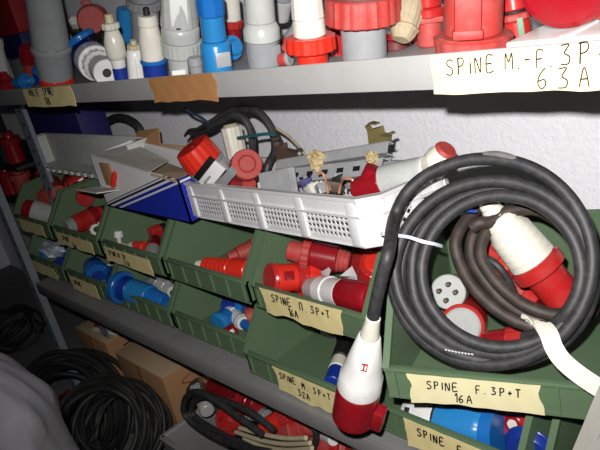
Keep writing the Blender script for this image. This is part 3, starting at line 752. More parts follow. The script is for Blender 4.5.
els = [(0, bl), (.33, wh), (.37, bl), (.43, wh), (.48, nv), (.525, wh), (.555, nv), (.575, wh)]
cr.color_ramp.elements[0].color = els[0][1]; cr.color_ramp.elements[1].position = els[1][0]; cr.color_ramp.elements[1].color = els[1][1]
for p_, c_ in els[2:]:
    e = cr.color_ramp.elements.new(p_); e.color = c_
CBD = .105
b = box(0, CBW, 0, .003, 0, CBH, 0); box(CBW - .003, CBW, 0, CBD, 0, CBH, 0, b); box(0, CBW, CBD - .003, CBD, 0, CBH, 0, b); box(0, .003, 0, CBD, 0, CBH, 0, b); box(0, CBW, 0, CBD, 0, .003, 0, b)
for v in b.verts: v.co.z *= 1 - .27 * v.co.x / CBW
obj('body', b, sm, cb)
Mx = lambda a, ax, loc: Matrix.Translation(loc) @ Matrix.Rotation(math.radians(a), 4, ax)
ICB = cb.matrix_world.inverted()
def sheet(nm, pts, m, parent=None, I=None, th=.003, label=None):
    P_ = [I @ p if I else p for p in pts]
    nn = (P_[1] - P_[0]).cross(P_[2] - P_[0]).normalized(); b = bmesh.new()
    f0 = [b.verts.new(p) for p in P_]; f1 = [b.verts.new(p - nn * th) for p in P_]; n = len(P_)
    for k in range(n): b.faces.new((f0[k], f0[(k + 1) % n], f1[(k + 1) % n], f1[k]))
    b.faces.new(f0); b.faces.new(f1[::-1])
    return obj(nm, b, m, parent, 35, label)
sheet('top_flap', [A(91, 154, y=.573), A(148, 172, y=.573), A(168, 160, y=.655), A(134, 143, y=.675)], cardw, cb, ICB, label='greyish white top flap')
sheet('side_flap', [A(150, 174, y=.571), A(176, 181, y=.572), A(190, 171, y=.625), A(168, 163, y=.655)], card_p, cb, ICB, label='brown side flap')
sheet('back_flap', [A(133, 147, y=.676), A(161, 154, y=.678), A(158, 128, y=.70), A(137, 131, y=.70)], card, cb, ICB, label='raised brown back flap')
sheet('back_flap', [A(157, 152, y=.680), A(190, 160, y=.680), A(190, 146, y=.705), A(158, 143, y=.70)], card_p, cb, ICB, label='bent pale brown back flap')
obj('torn_edge', box(.040, .085, -.004, -.001, CBH - .062, CBH - .012, .001), card, cb, label='torn brown hole')
obj('torn_tongue', box(-.018, .072, -.05, 0, 0, .0025, 0, None, Mx(-14, 'X', (0.012, -.001, CBH - .072))), cardw, cb)
p0 = A(113, 186, y=.568); p1 = A(115, 170, y=.572)
b = bmesh.new(); lathe([(0, 2.6), (12, 3), (18, 2)], 16, None, b, Matrix.Scale(depth(p0) / F, 4))
o = obj('plug_end', b, orange_red); o.matrix_world = axis_frame(p0, p1); setp(o, 'sliver of an orange plug in the torn hole of the striped carton', 'plug')
p0 = A(150, 180, y=.66); p1 = A(168, 176, y=.63)
plug('plug', 'red plug showing through the open top of the striped carton', 'plug', p0 + Vector((.02, 0, -.045)), p1 + Vector((.02, 0, -.045)), [('body', red, [(0, 8), (.7, 9)], None), ('rim', red_dark, [(.7, 10), (1, 10)], (12, .05))])
# off-white tray
t0 = P(-1.850, .640, -.349)
tray = thing('tray', 'long off-white plastic tray lying on its side behind the striped carton at the left', 'tray', Matrix.Translation(t0))
TW, TD, TH = .56, .055, .083
tb = bmesh.new()
box(0, TW, TD - .003, TD, 0, TH, .001, tb); box(0, .003, 0, TD, 0, TH, .001, tb); box(TW - .003, TW, 0, TD, 0, TH, .001, tb); box(0, TW, 0, TD, 0, .003, 0, tb)
obj('body', tb, tray_m, tray)
rb = bmesh.new(); box(0, TW, TD - .007, TD + .001, TH - .004, TH + .001, .001, rb); box(-.004, .003, -.002, TD, TH - .004, TH + .001, .001, rb); box(TW - .003, TW + .004, -.002, TD, TH - .004, TH + .001, .001, rb)
obj('rim', rb, tray_m, tray)
for i in range(14): obj('foot_lug', box(.014 + i * .038, .032 + i * .038, -.003, .004, -.007, .003), tray_m, tray)
card_box('carton', 'dark navy carton standing behind the off-white tray', 'box', P(-1.86, .715, -.385), .40, .08, .235, navy)
cable('cable', 'black cable ring hanging behind the off-white tray and carton flap', 'cable', [A(100, 142, .83), A(103, 128, .835), A(113, 119, .84), A(126, 119, .84), A(138, 127, .84), A(142, 140, .835)], 4.5, black)

# ================================================================ CONTENTS OF THE UPPER BINS
BIN = None                                  # inner left side, inner right side and floor of the bin being filled
def inbin(px, py, y, rpx):
    if BIN is None: return at(px, py, y=y)
    xl, xr, zf = BIN; d = ray(px, py); r = rpx * 1.15 / F
    lim = [y]
    if d.x < 0: lim.append((xl + r) / d.x * d.y)
    if d.z < 0: lim.append((zf + r) / d.z * d.y)
    return at(px, py, y=max(.548, min(lim)))
def pl(label, a, ya, b_, yb, parts, name='plug', cat='plug', group=None):
    rm = max(r for it in parts for t, r in it[2]) * .8
    return plug(name, label, cat, inbin(*a, ya, rm), inbin(*b_, yb, rm), parts, group)
def fill(cx, zb):
    global BIN
    BIN = (cx - .121, cx + .121, zb + .006)
fill(UX[1], ZU)
# bin with the 16A tape
o = pl('bright red round plug facing left in the 16A bin, above its tape', (312, 276), .66, (271, 279), .585, [
    ('flange', orange_red, [(0, 20), (.25, 21)], (20, .04)), ('neck', red, [(.25, 15), (.45, 15)], None), ('body', orange_red, [(.45, 14), (.95, 15)], None), ('face', red, [(.95, 16), (1.05, 15)], None)])
stick_box(o, 'print', red_dark, 2, .6, .85, 9, 14.8, .0014, .0004)
pl('long dark red plug lying across the back of the 16A bin', (288, 250), .70, (350, 262), .66, [('gland', red_dusty, [(0, 10), (.25, 11)], None), ('flange', red_dusty, [(.25, 17), (.38, 17)], (20, .04)), ('body', red_dark, [(.38, 14), (.8, 14)], None), ('neck', red_dusty, rings(.8, 1, 13, 10, 3), None)])
o = pl('white and dark red plug lying in front in the 16A bin', (311, 288), .605, (372, 298), .575, [
    ('body', grey, [(0, 12), (.2, 14)], None), ('sleeve', white, [(.2, 15), (.35, 15.5), (.36, 14), (.58, 14.5)], None), ('cap', red_dark, [(.58, 15), (.95, 14.5), (1, 12)], None, 'dark red end cap'), ('gland', cream, [(1, 4.5), (1.06, 4)], None, 'cream gland'), ('cable_hole', darkm, [(1.05, 2), (1.07, 2)], None)])
pl('orange-red ring plug at the right back of the 16A bin', (372, 286), .68, (378, 262), .64, [('body', orange_red, [(-.4, 15), (.5, 15)], None), ('ring', red, [(.5, 18), (.9, 18)], (20, .03)), ('face', orange_red, [(.9, 14), (1, 14)], None)])
pl('red plug behind the ring plug below the crate corner', (362, 262), .73, (388, 250), .70, [('body', red, [(-.2, 13), (.5, 14)], None), ('collar', red_dusty, [(.5, 17), (.85, 17)], (18, .04)), ('neck', red, [(.85, 12), (1, 11)], None)])
def scrap(label, pts, y, m=paper, th=.0012, bend=.01):
    b = bmesh.new()
    P_ = [at(px, py, y=y + bend * math.sin(i * 1.9)) for i, (px, py) in enumerate(pts)]
    f0 = [b.verts.new(p) for p in P_]; c = sum(P_, Vector()) / len(P_); nn = tocam(c); f1 = [b.verts.new(p + nn * th) for p in P_]; n = len(P_)
    cc0 = b.verts.new(c + nn * .004); cc1 = b.verts.new(c + nn * (.004 + th))
    for k in range(n):
        b.faces.new((f0[k], f0[(k + 1) % n], f1[(k + 1) % n], f1[k])); b.faces.new((f0[(k + 1) % n], f0[k], cc0)); b.faces.new((f1[k], f1[(k + 1) % n], cc1))
    return setp(obj('paper_scrap', b, m, None, 20), label, 'paper')
scrap('torn white paper scrap between the red plugs of the 16A bin', [(317, 266), (326, 264), (331, 270), (329, 276), (319, 275)], .625)
scrap('second torn white paper scrap by the ring plug in the 16A bin', [(340, 276), (352, 266), (357, 276), (358, 284), (346, 279)], .635)
fill(UX[2], ZU)
# bin with the lone red plugs
o = pl('bright red plug with a cream gland lying in the almost empty upper bin', (250, 271), .62, (199, 265), .645, [
    ('body', orange_red, [(0, 11.5), (.30, 11.5), (.34, 10)], None), ('sleeve', orange_red, rings(.34, .86, 10.5, 9.5, 6, .95), None), ('gland', cream, rings(.86, 1.04, 5.5, 4.5, 4, .88), None, 'cream gland')])
pl('dusty dark red plug lying behind the bright red one', (228, 258), .73, (258, 247), .70, [('neck', red_dusty, [(0, 5), (.3, 6)], None), ('body', red_dusty, rings(.3, .8, 8, 9, 4, .94), None), ('collar', red_dusty, [(.8, 10), (1, 10)], (14, .05))])
fill(UX[3], ZU)
# stained tape bin
pl('small red plug with a pale tip in the bin below the striped carton', (146, 248), .63, (131, 246), .61, [('body', orange_red, [(0, 6.5), (.7, 6)], None), ('tip', cream, [(.7, 5), (1, 4.5)], None)])
pl('grey ended plug standing beside the small red one', (150, 262), .62, (155, 239), .66, [('body', grey, [(0, 7), (.5, 7.5)], None), ('collar', red_dark, [(.5, 8), (.8, 7.5)], None), ('neck', darkm, [(.8, 5), (1, 5)], None)])
pl('red and black plug lying at the back of the bin below the striped carton', (150, 234), .70, (166, 228), .70, [('body', red, [(0, 7), (.6, 7)], None), ('cap', darkm, [(.6, 6), (1, 6)], None)])
pl('pale valve-like fitting standing near the carton foot', (120, 247), .62, (118, 231), .63, [('foot', cream, [(0, 4), (.25, 4)], None), ('stem', cream, [(.25, 2), (.6, 2.4)], None), ('head', white, [(.6, 4), (1, 3.4)], (6, .1))], 'fitting', 'fitting')
pl('dusty pale fitting lying in the corner of the stained tape bin', (124, 246), .60, (133, 250), .60, [('body', cream, [(0, 3), (.6, 3.4)], None), ('nut', white, [(.6, 4.4), (1, 4.4)], (6, .1))], 'fitting', 'fitting')
fill(UX[4], ZU)
# bin with grey ended plug
pl('red plug with a grey end lying in the bin left of the carton', (66, 228), .62, (97, 216), .66, [('cap', greym, [(0, 7.5), (.25, 8.5)], None, 'grey end'), ('body', red, [(.25, 9.5), (.8, 10.5)], None), ('rim', red_dark, [(.8, 11), (1, 11)], (12, .05))])
pl('red plug with black mouth behind it, under the striped carton edge', (90, 216), .70, (106, 210), .68, [('body', red, [(0, 6.5), (.7, 7)], None), ('mouth', darkm, [(.7, 6), (1.02, 5.5)], None)])
pl('white ring fitting at the right of the red plug with a grey end', (92, 232), .60, (97, 229), .585, [('body', cream, [(0, 5), (.8, 5.5)], (8, .08)), ('hole', darkm, [(.8, 2.6), (1.05, 2.6)], None)], 'fitting', 'fitting')
pl('white screw fitting beside the white ring fitting', (100, 236), .60, (102, 224), .60, [('body', cream, [(0, 3.2), (.6, 3.2)], (6, .1)), ('nut', white, [(.6, 4), (1, 4)], (6, .1))], 'fitting', 'fitting')
fill(UX[5], ZU)
pl('grey sleeved red plug in the leftmost upper bin', (24, 208), .64, (54, 216), .62, [('body', red_dark, [(0, 9), (.3, 10)], None), ('sleeve', grey, [(.3, 11), (1, 10.5)], None, 'grey sleeve')])
pl('thin brown stick poking out over the leftmost bin', (12, 218), .60, (36, 202), .66, [('shaft', rusty, [(0, 1.2), (.9, 1.2)], None), ('tip', creamw, [(.9, 1.4), (1, 1.2)], None)], 'stick', 'stick')
BIN = None
# red plugs heaped under the off-white tray
hp = [('red plug heaped under the right end of the off-white tray', (72, 186), .66, (92, 172), .72, red, red_dark), ('big red plug under the tray, beside the carton corner', (84, 196), .64, (70, 178), .72, red, red),
      ('dusty red plug in the heap under the tray middle', (58, 192), .64, (46, 176), .70, red_dusty, red_dark), ('red plug with pale tip near the slotted upright', (44, 198), .62, (60, 188), .68, red_dusty, cream),
      ('dark red plug low under the left end of the tray', (36, 190), .70, (50, 172), .76, red_dark, red_dusty), ('red plug lying on the bin rim in front of the heap', (62, 202), .62, (82, 200), .64, red, red_dark)]
for lb, a, ya, b_, yb, m1_, m2_ in hp:
    pl(lb, a, ya, b_, yb, [('body', m1_, [(-.1, 8), (.55, 9)], None), ('collar', m2_, [(.55, 10.5), (.8, 10.5)], (14, .05)), ('neck', m1_, rings(.8, 1.1, 7, 5, 3), None)], group='red plugs heaped under the tray')

# ================================================================ CONTENTS OF THE LOWER BINS
fill(-.737, ZB)
pl('black, white and blue plug lying in the half empty lower bin', (347, 338), .70, (332, 384), .60, [('body', darkm, [(0, 9), (.5, 9)], None), ('collar', cream, [(.5, 8), (.72, 8.5)], None, 'cream collar'), ('foot', blue_d, [(.72, 8), (1, 8.5)], None, 'blue foot')])
o = pl('grey pipe piece at the top of the half empty lower bin', (322, 331), .66, (342, 340), .66, [('pipe', greym, [(0, 3), (.8, 3)], None), ('end', darkm, [(.8, 3.4), (1, 3.4)], None)], 'pipe', 'pipe')
fill(LX[2], ZB)
o = pl('sky blue round cap facing out of the untaped lower bin', (227, 317), .66, (218, 324), .605, [('body', blue, [(-.2, 9), (.6, 10)], None), ('rim', blue_l, [(.6, 11), (.95, 11.5)], None), ('lid', blue_l, [(.95, 10.5), (1.02, 9)], None)])
pl('deep blue plug behind the sky blue cap', (224, 308), .72, (250, 306), .68, [('body', blue_d, [(0, 9), (.6, 10)], None), ('collar', blue, [(.6, 12), (.85, 12)], (16, .04)), ('neck', blue_d, [(.85, 8), (1, 8)], None)])
pl('white plug with blue tip pointing down in the untaped lower bin', (231, 313), .66, (253, 331), .62, [('collar', white, [(-.1, 8), (.15, 8.5)], None), ('body', white, [(.15, 7.5), (.6, 7)], None), ('nut', grey, [(.45, 8), (.52, 8)], (10, .05)), ('tip', blue, [(.6, 5), (1, 4)], None, 'blue tip')])
o = pl('red plug with white print below the sky blue cap', (234, 330), .64, (224, 337), .595, [('body', red_dark, [(0, 7), (.8, 8)], None), ('cap', red, [(.8, 7), (1, 6)], None)])
stick_box(o, 'print', white, 0, .35, .75, 4, 8, .0014, .0004)
pl('dusty red plug at the back right of the untaped lower bin', (246, 318), .72, (262, 312), .70, [('body', red_dusty, [(0, 9), (.7, 10)], None), ('rim', red_dark, [(.7, 11), (1, 11)], (14, .04))])
fill(LX[3], ZB)
# blue bin
pl('large blue plug with a wide flange in the bin full of blue plugs', (118, 286), .70, (165, 302), .62, [('flange', blue, [(0, 16), (.12, 17)], None), ('shoulder', blue_d, [(.12, 13), (.3, 12)], None), ('body', blue_l, [(.3, 12.5), (.7, 12)], None), ('neck', blue, rings(.7, 1, 10, 8, 4, .93), None)])
pl('grey ribbed gland behind the white ringed socket', (152, 282), .68, (167, 288), .66, [('body', greym, [(0, 6), (.5, 7)], (10, .06)), ('nut', grey, [(.5, 7.5), (1, 7)], (8, .08))], 'gland', 'gland')
pl('white ringed socket with a brown hole among the blue plugs', (180, 287), .66, (174, 294), .625, [('body', blue, [(-.4, 6), (.5, 7)], None), ('ring', white, [(.5, 8.2), (1, 8)], None, 'white ring'), ('hole', rusty, [(.98, 4.6), (1.03, 4.6)], None)], 'socket', 'socket')
pl('small blue plug lying with its tip at the front lip of the blue bin', (150, 296), .61, (178, 312), .595, [('body', blue, [(0, 7), (.6, 6.5)], None), ('tip', blue_l, [(.6, 4.5), (1, 4)], None)])
pl('blue plug at the left corner of the bin full of blue plugs', (128, 296), .60, (150, 304), .58, [('body', blue_l, [(0, 8), (.6, 8)], None), ('rim', blue, [(.6, 9.5), (.85, 9.5)], (14, .05)), ('neck', blue, [(.85, 6), (1, 6)], None)])
fill(LX[4], ZB)
# round blue sockets bin
pl('dull blue round socket in the small tape lower bin', (94, 268), .68, (98, 276), .62, [('body', blue_d, [(-.3, 10), (.5, 11)], None), ('face', blue, [(.5, 12.5), (1, 12)], (18, .04)), ('boss', blue_d, [(1, 6), (1.1, 5)], None)], 'socket', 'socket')
pl('small blue ring socket to the right of the dull round one', (113, 278), .63, (115, 284), .605, [('body', blue_d, [(-.5, 5), (.5, 6)], None), ('ring', blue_l, [(.5, 7), (1, 7)], None), ('hole', darkm, [(.98, 3), (1.04, 3)], None)], 'socket', 'socket')
pl('pale fitting on top of the small blue ring socket', (106, 268), .64, (116, 264), .66, [('body', cream, [(0, 3.5), (.6, 3.5)], None), ('nut', greym, [(.6, 4.5), (1, 4.5)], (6, .1))], 'fitting', 'fitting')
pl('blue plug tucked behind the small ring socket', (104, 272), .70, (120, 276), .68, [('body', blue, [(0, 7), (.7, 8)], None), ('rim', blue_d, [(.7, 9), (1, 9)], None)])
fill(LX[5], ZB)
crumple('plastic_bag', 'crumpled white plastic bag in the leftmost lower bin', inbin(53, 249, .64, 14), 14, mat('white_film', (.74, .78, .84), .35, .15, bump=.3), 'bag', 9, (1.3, .8, .55))
fill(LX[5], ZB)
pl('blue plug end below the crumpled white bag', (46, 250), .61, (44, 258), .58, [('body', blue, [(-.3, 5), (.6, 6)], None), ('face', blue_l, [(.6, 5), (1, 4.5)], None)])
pl('blue plug with a blunt end at the right of the crumpled bag', (66, 256), .62, (60, 266), .59, [('body', blue, [(0, 6), (.7, 6.5)], None), ('rim', blue_d, [(.7, 7), (1, 7)], None)])
fill(-.472, ZB)
# fat blue plug bin
o = pl('fat blue plug with a white end and black marks in the SPINE F. bin', (408, 413), .605, (500, 432), .600, [
    ('end_sleeve', white, [(0, 17), (.10, 19), (.36, 20)], None, 'white end'), ('gasket', darkm, [(.36, 20.5), (.39, 20.5)], None), ('body', blue_l, [(.39, 22), (.8, 23), (.88, 21)], (6, .03)), ('collar', blue, [(.88, 24), (1.0, 24)], None)])
for t in (.16, .27): stick_box(o, 'marks', ink, -6 + 22 * t, t - .10, t - .04, 6, 18.6, .0016, .0004)
o = pl('red ring socket with a pale hexagonal hole beside the fat blue plug', (527, 414), .64, (513, 424), .585, [('body', red, [(-.2, 14), (.6, 15)], None), ('ring', red, [(.6, 16.5), (1, 16)], (20, .04)), ('hub', red_dark, [(1, 9), (1.05, 8)], None), ('hole', cream, [(1.04, 5), (1.08, 5)], (6, .05), 'pale hexagonal hole')], 'socket', 'socket')
pl('white striped plug with a red end at the back right of the SPINE F. bin', (534, 414), .66, (576, 422), .64, [('sleeve', white, rings(0, .75, 11, 10, 3, .82), None), ('end', red_dark, [(.75, 9), (1, 9)], None, 'red end')])
pl('deep blue round plug at the front of the SPINE F. bin', (528, 452), .62, (531, 446), .585, [('body', blue_d, [(-.4, 22), (.5, 24)], None), ('rim', blue_d, [(.5, 26), (.9, 26)], None), ('face', navy, [(.9, 22), (1, 21)], None)])
BIN = None
# ---------------- big bin behind the cable coil
o = pl('big cream plug with red collar pointing up inside the cable coil', (574, 310), .640, (485, 202), .615, [
    ('foot', red, [(0, 19), (.36, 20)], None, 'red foot'), ('collar', red, [(.36, 27), (.44, 27), (.46, 25)], None, 'red collar'), ('sleeve', cream, rings(.46, .74, 24.5, 22, 5, .95) + rings(.74, .87, 20, 16, 2, .95), None), ('neck', cream, [(.87, 13), (.90, 11), (.95, 10)], None), ('gland', cream, [(.95, 9), (1.0, 8)], None)])
pl('bright red plug lying behind the hose, left of the big cream plug', (470, 243), .655, (530, 272), .665, [('gland', orange_red, [(0, 7), (.14, 8)], None), ('body', red, [(.14, 12), (.55, 14)], None), ('collar', orange_red, [(.55, 17), (.75, 17)], (18, .04)), ('foot', red, [(.75, 14), (1, 14)], None)])
pl('dusty red plug under the big cream plug', (506, 286), .66, (540, 304), .66, [('body', red_dusty, [(0, 14), (.6, 15)], (18, .03)), ('collar', red, [(.6, 17), (1, 17)], None)])
o = pl('grey three-pin plug face inside the cable coil', (456, 289), .68, (448, 292), .625, [('shell', greym, [(-.3, 14), (.5, 15)], None), ('face', grey, [(.5, 17), (1, 17)], None)])
k = o['k']; L = o['len']
for i, (x, y_) in enumerate(((6, 5), (6, -5), (-5, 6), (-6, -5))):
    M_ = Matrix.Rotation(.35, 4, 'Z') @ Matrix.Translation((x * k, y_ * k, L))
    b = lathe([(0, 2.3), (9, 2.3), (10, 1.6)], 14); bmesh.ops.scale(b, vec=(k, k, k), verts=b.verts); bmesh.ops.transform(b, matrix=M_, verts=b.verts)
    obj('pin', b, rusty, o, label='brown metal pin')
pl('red rimmed plug with a grey face below the pin plug', (470, 314), .68, (462, 326), .615, [('body', red, [(-.2, 18), (.6, 20)], None), ('rim', red, [(.6, 22), (1, 21.5)], None), ('face', grey, [(1, 18), (1.04, 17)], None, 'grey face')])
pl('red plug in the shade at the bin front under the brown hose', (486, 340), .60, (530, 336), .60, [('body', red_dark, [(0, 9), (.6, 10)], None), ('collar', red, [(.6, 12), (1, 12)], (14, .05))])
cable('cable', 'thin black cable bent inside the big coil over the red plug', 'cable', [A(468, 262, .625), A(480, 257, .615), A(496, 264, .612), A(508, 280, .615), A(515, 298, .62), A(516, 316, .625)], 4, black)

# ================================================================ BIG CABLE COIL WITH HANGING PLUG
NV = Vector((.306, -1, .61)).normalized()
def onplane(px, py, n=0.):
    d = ray(px, py); t = .8853 / (d.y - .61 * d.z - .306 * d.x)
    return EYE + d * t + NV * n
LOOPS = [  # left, right, top, bottom, lift off the coil plane
    (384, 594, 161, 362, .014), (390, 593, 183, 366, -.006), (395, 592, 188, 365, -.018), (398, 593, 182, 359, .010), (411, 589, 189, 352, -.004), (425, 584, 197, 344, .012), (438, 578, 206, 337, .002)]
Yp = .447
neck = at(373, 318, y=Yp)
pts = [neck, at(376.5, 300, y=.449), at(382, 276, y=.455), at(389, 250, y=.466), onplane(399, 221, .016), onplane(412, 194, .015)]
for i in range(len(LOOPS) - 1):
    a, b_ = LOOPS[i], LOOPS[i + 1]
    for s in range(18):
        f = s / 18; th = math.pi - 2 * math.pi * f
        if i == 0 and f < .16: continue
        l, r_, t_, bt, n = [a[q] + (b_[q] - a[q]) * (max(0, f - .35) / .65) for q in range(5)]
        if i == len(LOOPS) - 2 and f > .6: n -= (f - .6) * .25
        if i == len(LOOPS) - 2 and f > .73: break
        wob = 1.2 * math.sin(3.1 * i + 2 * th)
        pts.append(onplane((l + r_) / 2 + (r_ - l) / 2 * math.cos(th) + wob, (t_ + bt) / 2 - (bt - t_) / 2 * math.sin(th), n))
coil = thing('cable_coil', 'big coil of thick black cable with a white and red plug hanging from it', 'cable', Matrix.Translation(onplane(485, 372)))
MCi = coil.matrix_world.copy()
crad = rad(6.6, onplane(485, 270))
obj('cable', tube(local(MCi, pts), crad, 12, smooth=6), black, coil)
# worn grey scuff on the outer loop
scuff = [onplane(px, py, .014 + crad * .55) for px, py in ((488, 157), (500, 157.3), (512, 159.6), (520, 162))]
obj('scuff', tube(local(MCi, scuff), lambda t: crad * (.35 + .25 * math.sin(t * 3.1)), 8), mat('grey_scuffed_rubber', (.42, .41, .40), .8, .6, dirtc=(.2, .2, .2), scale=150), coil, label='grey scuff')
# cable tie round the left bundle
tie = [onplane(px, py, n) for px, py, n in ((387, 234, .002), (388, 235, .020), (394, 236, .027), (405, 237, .022), (418, 239, .026), (430, 243, .025), (439, 245, .014), (438, 246, -.012), (405, 240, -.028), (390, 236, -.016), (387, 234, .002))]
ctm = catmull(tie, 6)
obj('cable_tie', ribbon(local(MCi, ctm), lambda t: MW @ Vector((0, 1, 0)), .0038, .0014), mat('clear_white_tie', (.78, .80, .84), .25, 0), coil, label='white cable tie')
# printed line on the lower strand
pb = bmesh.new()
for i in range(9):
    q = onplane(452 + i * 3.2, 349 + i * .55 - .02 * (i - 4) ** 2, .020)
    box(-.0012, .0012, -.0004, .0004, -.0007, .0007, 0, pb, Matrix.Translation(q - coil.location))
obj('printed_line', pb, paper, coil)
# the hanging plug (part of the same cable)
p0 = at(353, 417, y=.450); p1 = at(373.5, 317, y=.447)
Mp = MCi.inverted() @ axis_frame(p0, p1); Lp = (p1 - p0).length; k = depth((p0 + p1) / 2) / F
def cl(nm, m, prof, parent=coil, label=None, ribs=None):
    pr = []
    for t, r in prof: pr.append((t * Lp, r * k))
    e = .0012; pr = [(pr[0][0], pr[0][1] - e)] + [(pr[0][0] + e, pr[0][1])] + pr[1:-1] + [(pr[-1][0] - e, pr[-1][1])] + [(pr[-1][0], pr[-1][1] - e)]
    return obj(nm, lathe(pr, 48, ribs, None, Mp), m, parent, label=label)
pb_ = cl('plug_body', white, [(.34, 23), (.45, 22), (.46, 21.2), (.60, 17.5), (.83, 11)], label='white plug body')
cl('strain_relief', cream, [(.83, 9.5), (.93, 7.6), (1, 6.9)], coil)
shr = cl('plug_shroud', red_dark, [(0, 21), (.02, 23), (.30, 23.2), (.34, 22.6)], label='dark red plug shroud')
obj('keyway', box(-8 * k, 8 * k, 16 * k, 33 * k, .012 * Lp, .20 * Lp, .003, None, Mp @ Matrix.Rotation(math.radians(-12), 4, 'Z')), red_dark, shr)
cl('seam', greym, [(.452, 21.9), (.462, 21.6)], pb_)
mk = bmesh.new()
R_ = Mp @ Matrix.Translation((15.2 * k, 0, .655 * Lp)) @ Matrix.Rotation(math.radians(-10), 4, 'Y')
box(-.001, .0012, -2.0 * k, 4 * k, -.030 * Lp, .030 * Lp, .0006, mk, R_)
obj('emblem', mk, red, pb_, label='red emblem')
mk = bmesh.new()
for q_ in (-1, 1): box(.0010, .0016, (q_ * 1.6 - .2) * k, (q_ * 1.6 + 1.6) * k, -.018 * Lp, .018 * Lp, 0, mk, R_)
obj('emblem_letters', mk, white, pb_)

# ================================================================ BROWN HOSE COIL AND STRAP
HP = [(466, 226, -.022), (474, 221, -.022), (484, 219, -.03), (502, 207, -.04), (532, 206, -.055), (568, 236, -.055), (582, 284, -.055), (560, 314, -.035), (530, 310, -.024), (506, 296, -.024), (487, 277, -.024), (474, 255, -.026), (476, 232, -.034), (490, 208, -.05), (480, 196, -.06), (462, 208, -.045),
      (449, 236, -.026), (453, 262, -.024), (470, 290, -.022), (497, 314, -.022), (528, 327, -.024), (560, 326, -.03), (584, 312, -.06), (572, 306, -.07), (556, 322, -.045), (526, 319, -.036), (498, 304, -.036), (476, 280, -.036), (461, 254, -.038), (464, 228, -.045), (482, 202, -.07)]
hose = thing('hose_coil', 'dirty brown rubber hose coiled inside the black cable coil', 'hose', Matrix.Translation(onplane(500, 330, -.03)))
pts = [onplane(*q_) for q_ in HP]
Mh = hose.matrix_world.copy()
obj('hose', tube(local(Mh, pts), rad(6.7, onplane(480, 270)), 12, smooth=6), brownhose, hose)
e0, e1 = pts[0], pts[1]
d_ = (e0 - e1).normalized()
b = lathe([(0, 3.6), (.6, 3.6)], 16); bmesh.ops.scale(b, vec=(depth(e0) / F,) * 3, verts=b.verts); bmesh.ops.transform(b, matrix=Mh.inverted() @ axis_frame(e0 + d_ * .0002, e0 + d_), verts=b.verts)
obj('bore', b, darkm, hose, label='open bore')
cable('wire', 'short blue wire above the brown hose end', 'wire', [onplane(458, 211, -.012), onplane(466, 210, -.010), onplane(474, 210.5, -.010)], 1.6, bluew)
spts = [onplane(526, 320, -.004), onplane(536, 321, .004), onplane(545, 325, .012), onplane(553, 334, .020), onplane(558, 346, .022), onplane(566, 358, .022), onplane(580, 370, .024), onplane(598, 382, .026), onplane(625, 398, .028), onplane(650, 420, .03)]
sp = catmull(spts, 6)
def sside(t):
    a = math.radians(-62 + 52 * min(1, max(0, (t - .18) / .3)) - 30 * max(0, .2 - t) * 5)
    return MW @ Vector((math.cos(a + math.pi / 2 - .6), math.sin(a + math.pi / 2 - .6), .25))
st = obj('webbing_strap', ribbon(sp, sside, .018, .0022), strap_m); setp(st, 'off-white woven strap trailing from the cable coil to the right edge', 'strap')
for q_ in (-.0055, 0, .0055):
    pp = [p + sside(i / (len(sp) - 1)).normalized() * q_ for i, p in enumerate(sp)]
    obj('woven_cord', tube(pp, .0022, 6, smooth=0), strap_m, st)
# pale board at lower right
bp = [at(599, 386, y=.50), at(640, 372, y=.47), at(640, 480, y=.43), at(560, 480, y=.46)]
b = bmesh.new(); nn = (bp[1] - bp[0]).cross(bp[3] - bp[0]).normalized()
if nn.dot(tocam(bp[0])) < 0: nn = -nn
f0 = [b.verts.new(p) for p in bp]; f1 = [b.verts.new(p - nn * .006) for p in bp]
for k_ in range(4): b.faces.new((f0[k_], f0[(k_ + 1) % 4], f1[(k_ + 1) % 4], f1[k_]))
b.faces.new(f0); b.faces.new(f1[::-1])
setp(obj('board', b, board_m), 'pale grey board leaning against the bins at the lower right corner', 'board')

# ================================================================ BELOW THE SHELF
def carton(label, corner, w, d, h_, yaw, mark=None):
    """corner = front right top corner"""
    M = Matrix.Translation((corner.x, corner.y, 0.0)) @ Matrix.Rotation(math.radians(yaw), 4, 'Z')
    c = thing('carton', label, 'carton', M, 'brown cartons under the shelf')
    b = box(-w, 0, 0, d, 0, h_, .002); obj('body', b, card, c)
    obj('top_flap', box(-w, 0, 0, d * .49, h_, h_ + .003, .0008), card_p, c); obj('top_flap', box(-w, 0, d * .51, d, h_, h_ + .003, .0008), card_p, c)
    obj('sealing_tape', box(-w * .55, -w * .45, -.001, .0005, h_ * .2, h_, 0), tape_b, c)
    return c
qa = at(105, 344, y=.60); qb = at(162, 379, y=.565)
ca = carton('brown carton farther left under the shelf, with a black mark on its end', qa, .20, .22, qa.z, 0)
cbx = carton('brown carton nearer under the shelf, with red scribbles and an open end flap', qb, .24, .2, qb.z, 0)
mk = bmesh.new()
tube([(.0012, .05, qa.z - .05), (.0012, .048, qa.z - .085), (.0012, .06, qa.z - .10), (.0012, .075, qa.z - .085), (.0012, .077, qa.z - .05)], .003, 6, mk)
tube([(.0012, .05, qa.z - .035), (.0012, .075, qa.z - .033)], .0025, 6, mk, 0)
obj('printed_mark', mk, ink, ca)
mk = bmesh.new(); z = qb.z
tube([(.0012, .075, z - .03), (.0012, .045, z - .04), (.0012, .07, z - .055), (.0012, .05, z - .065)], .0016, 6, mk)
tube([(.0012, .085, z - .075), (.0012, .05, z - .09), (.0012, .08, z - .10)], .0016, 6, mk)
obj('scribble', mk, mat('faded_red_ink', (.55, .25, .18), .7, .2), cbx)
obj('end_flap', box(0, .10, 0, .003, -.075, 0, .0006, None, Matrix.Translation((.0, .10, z - .004)) @ Matrix.Rotation(math.radians(-25), 4, 'Y')), card_p, cbx)
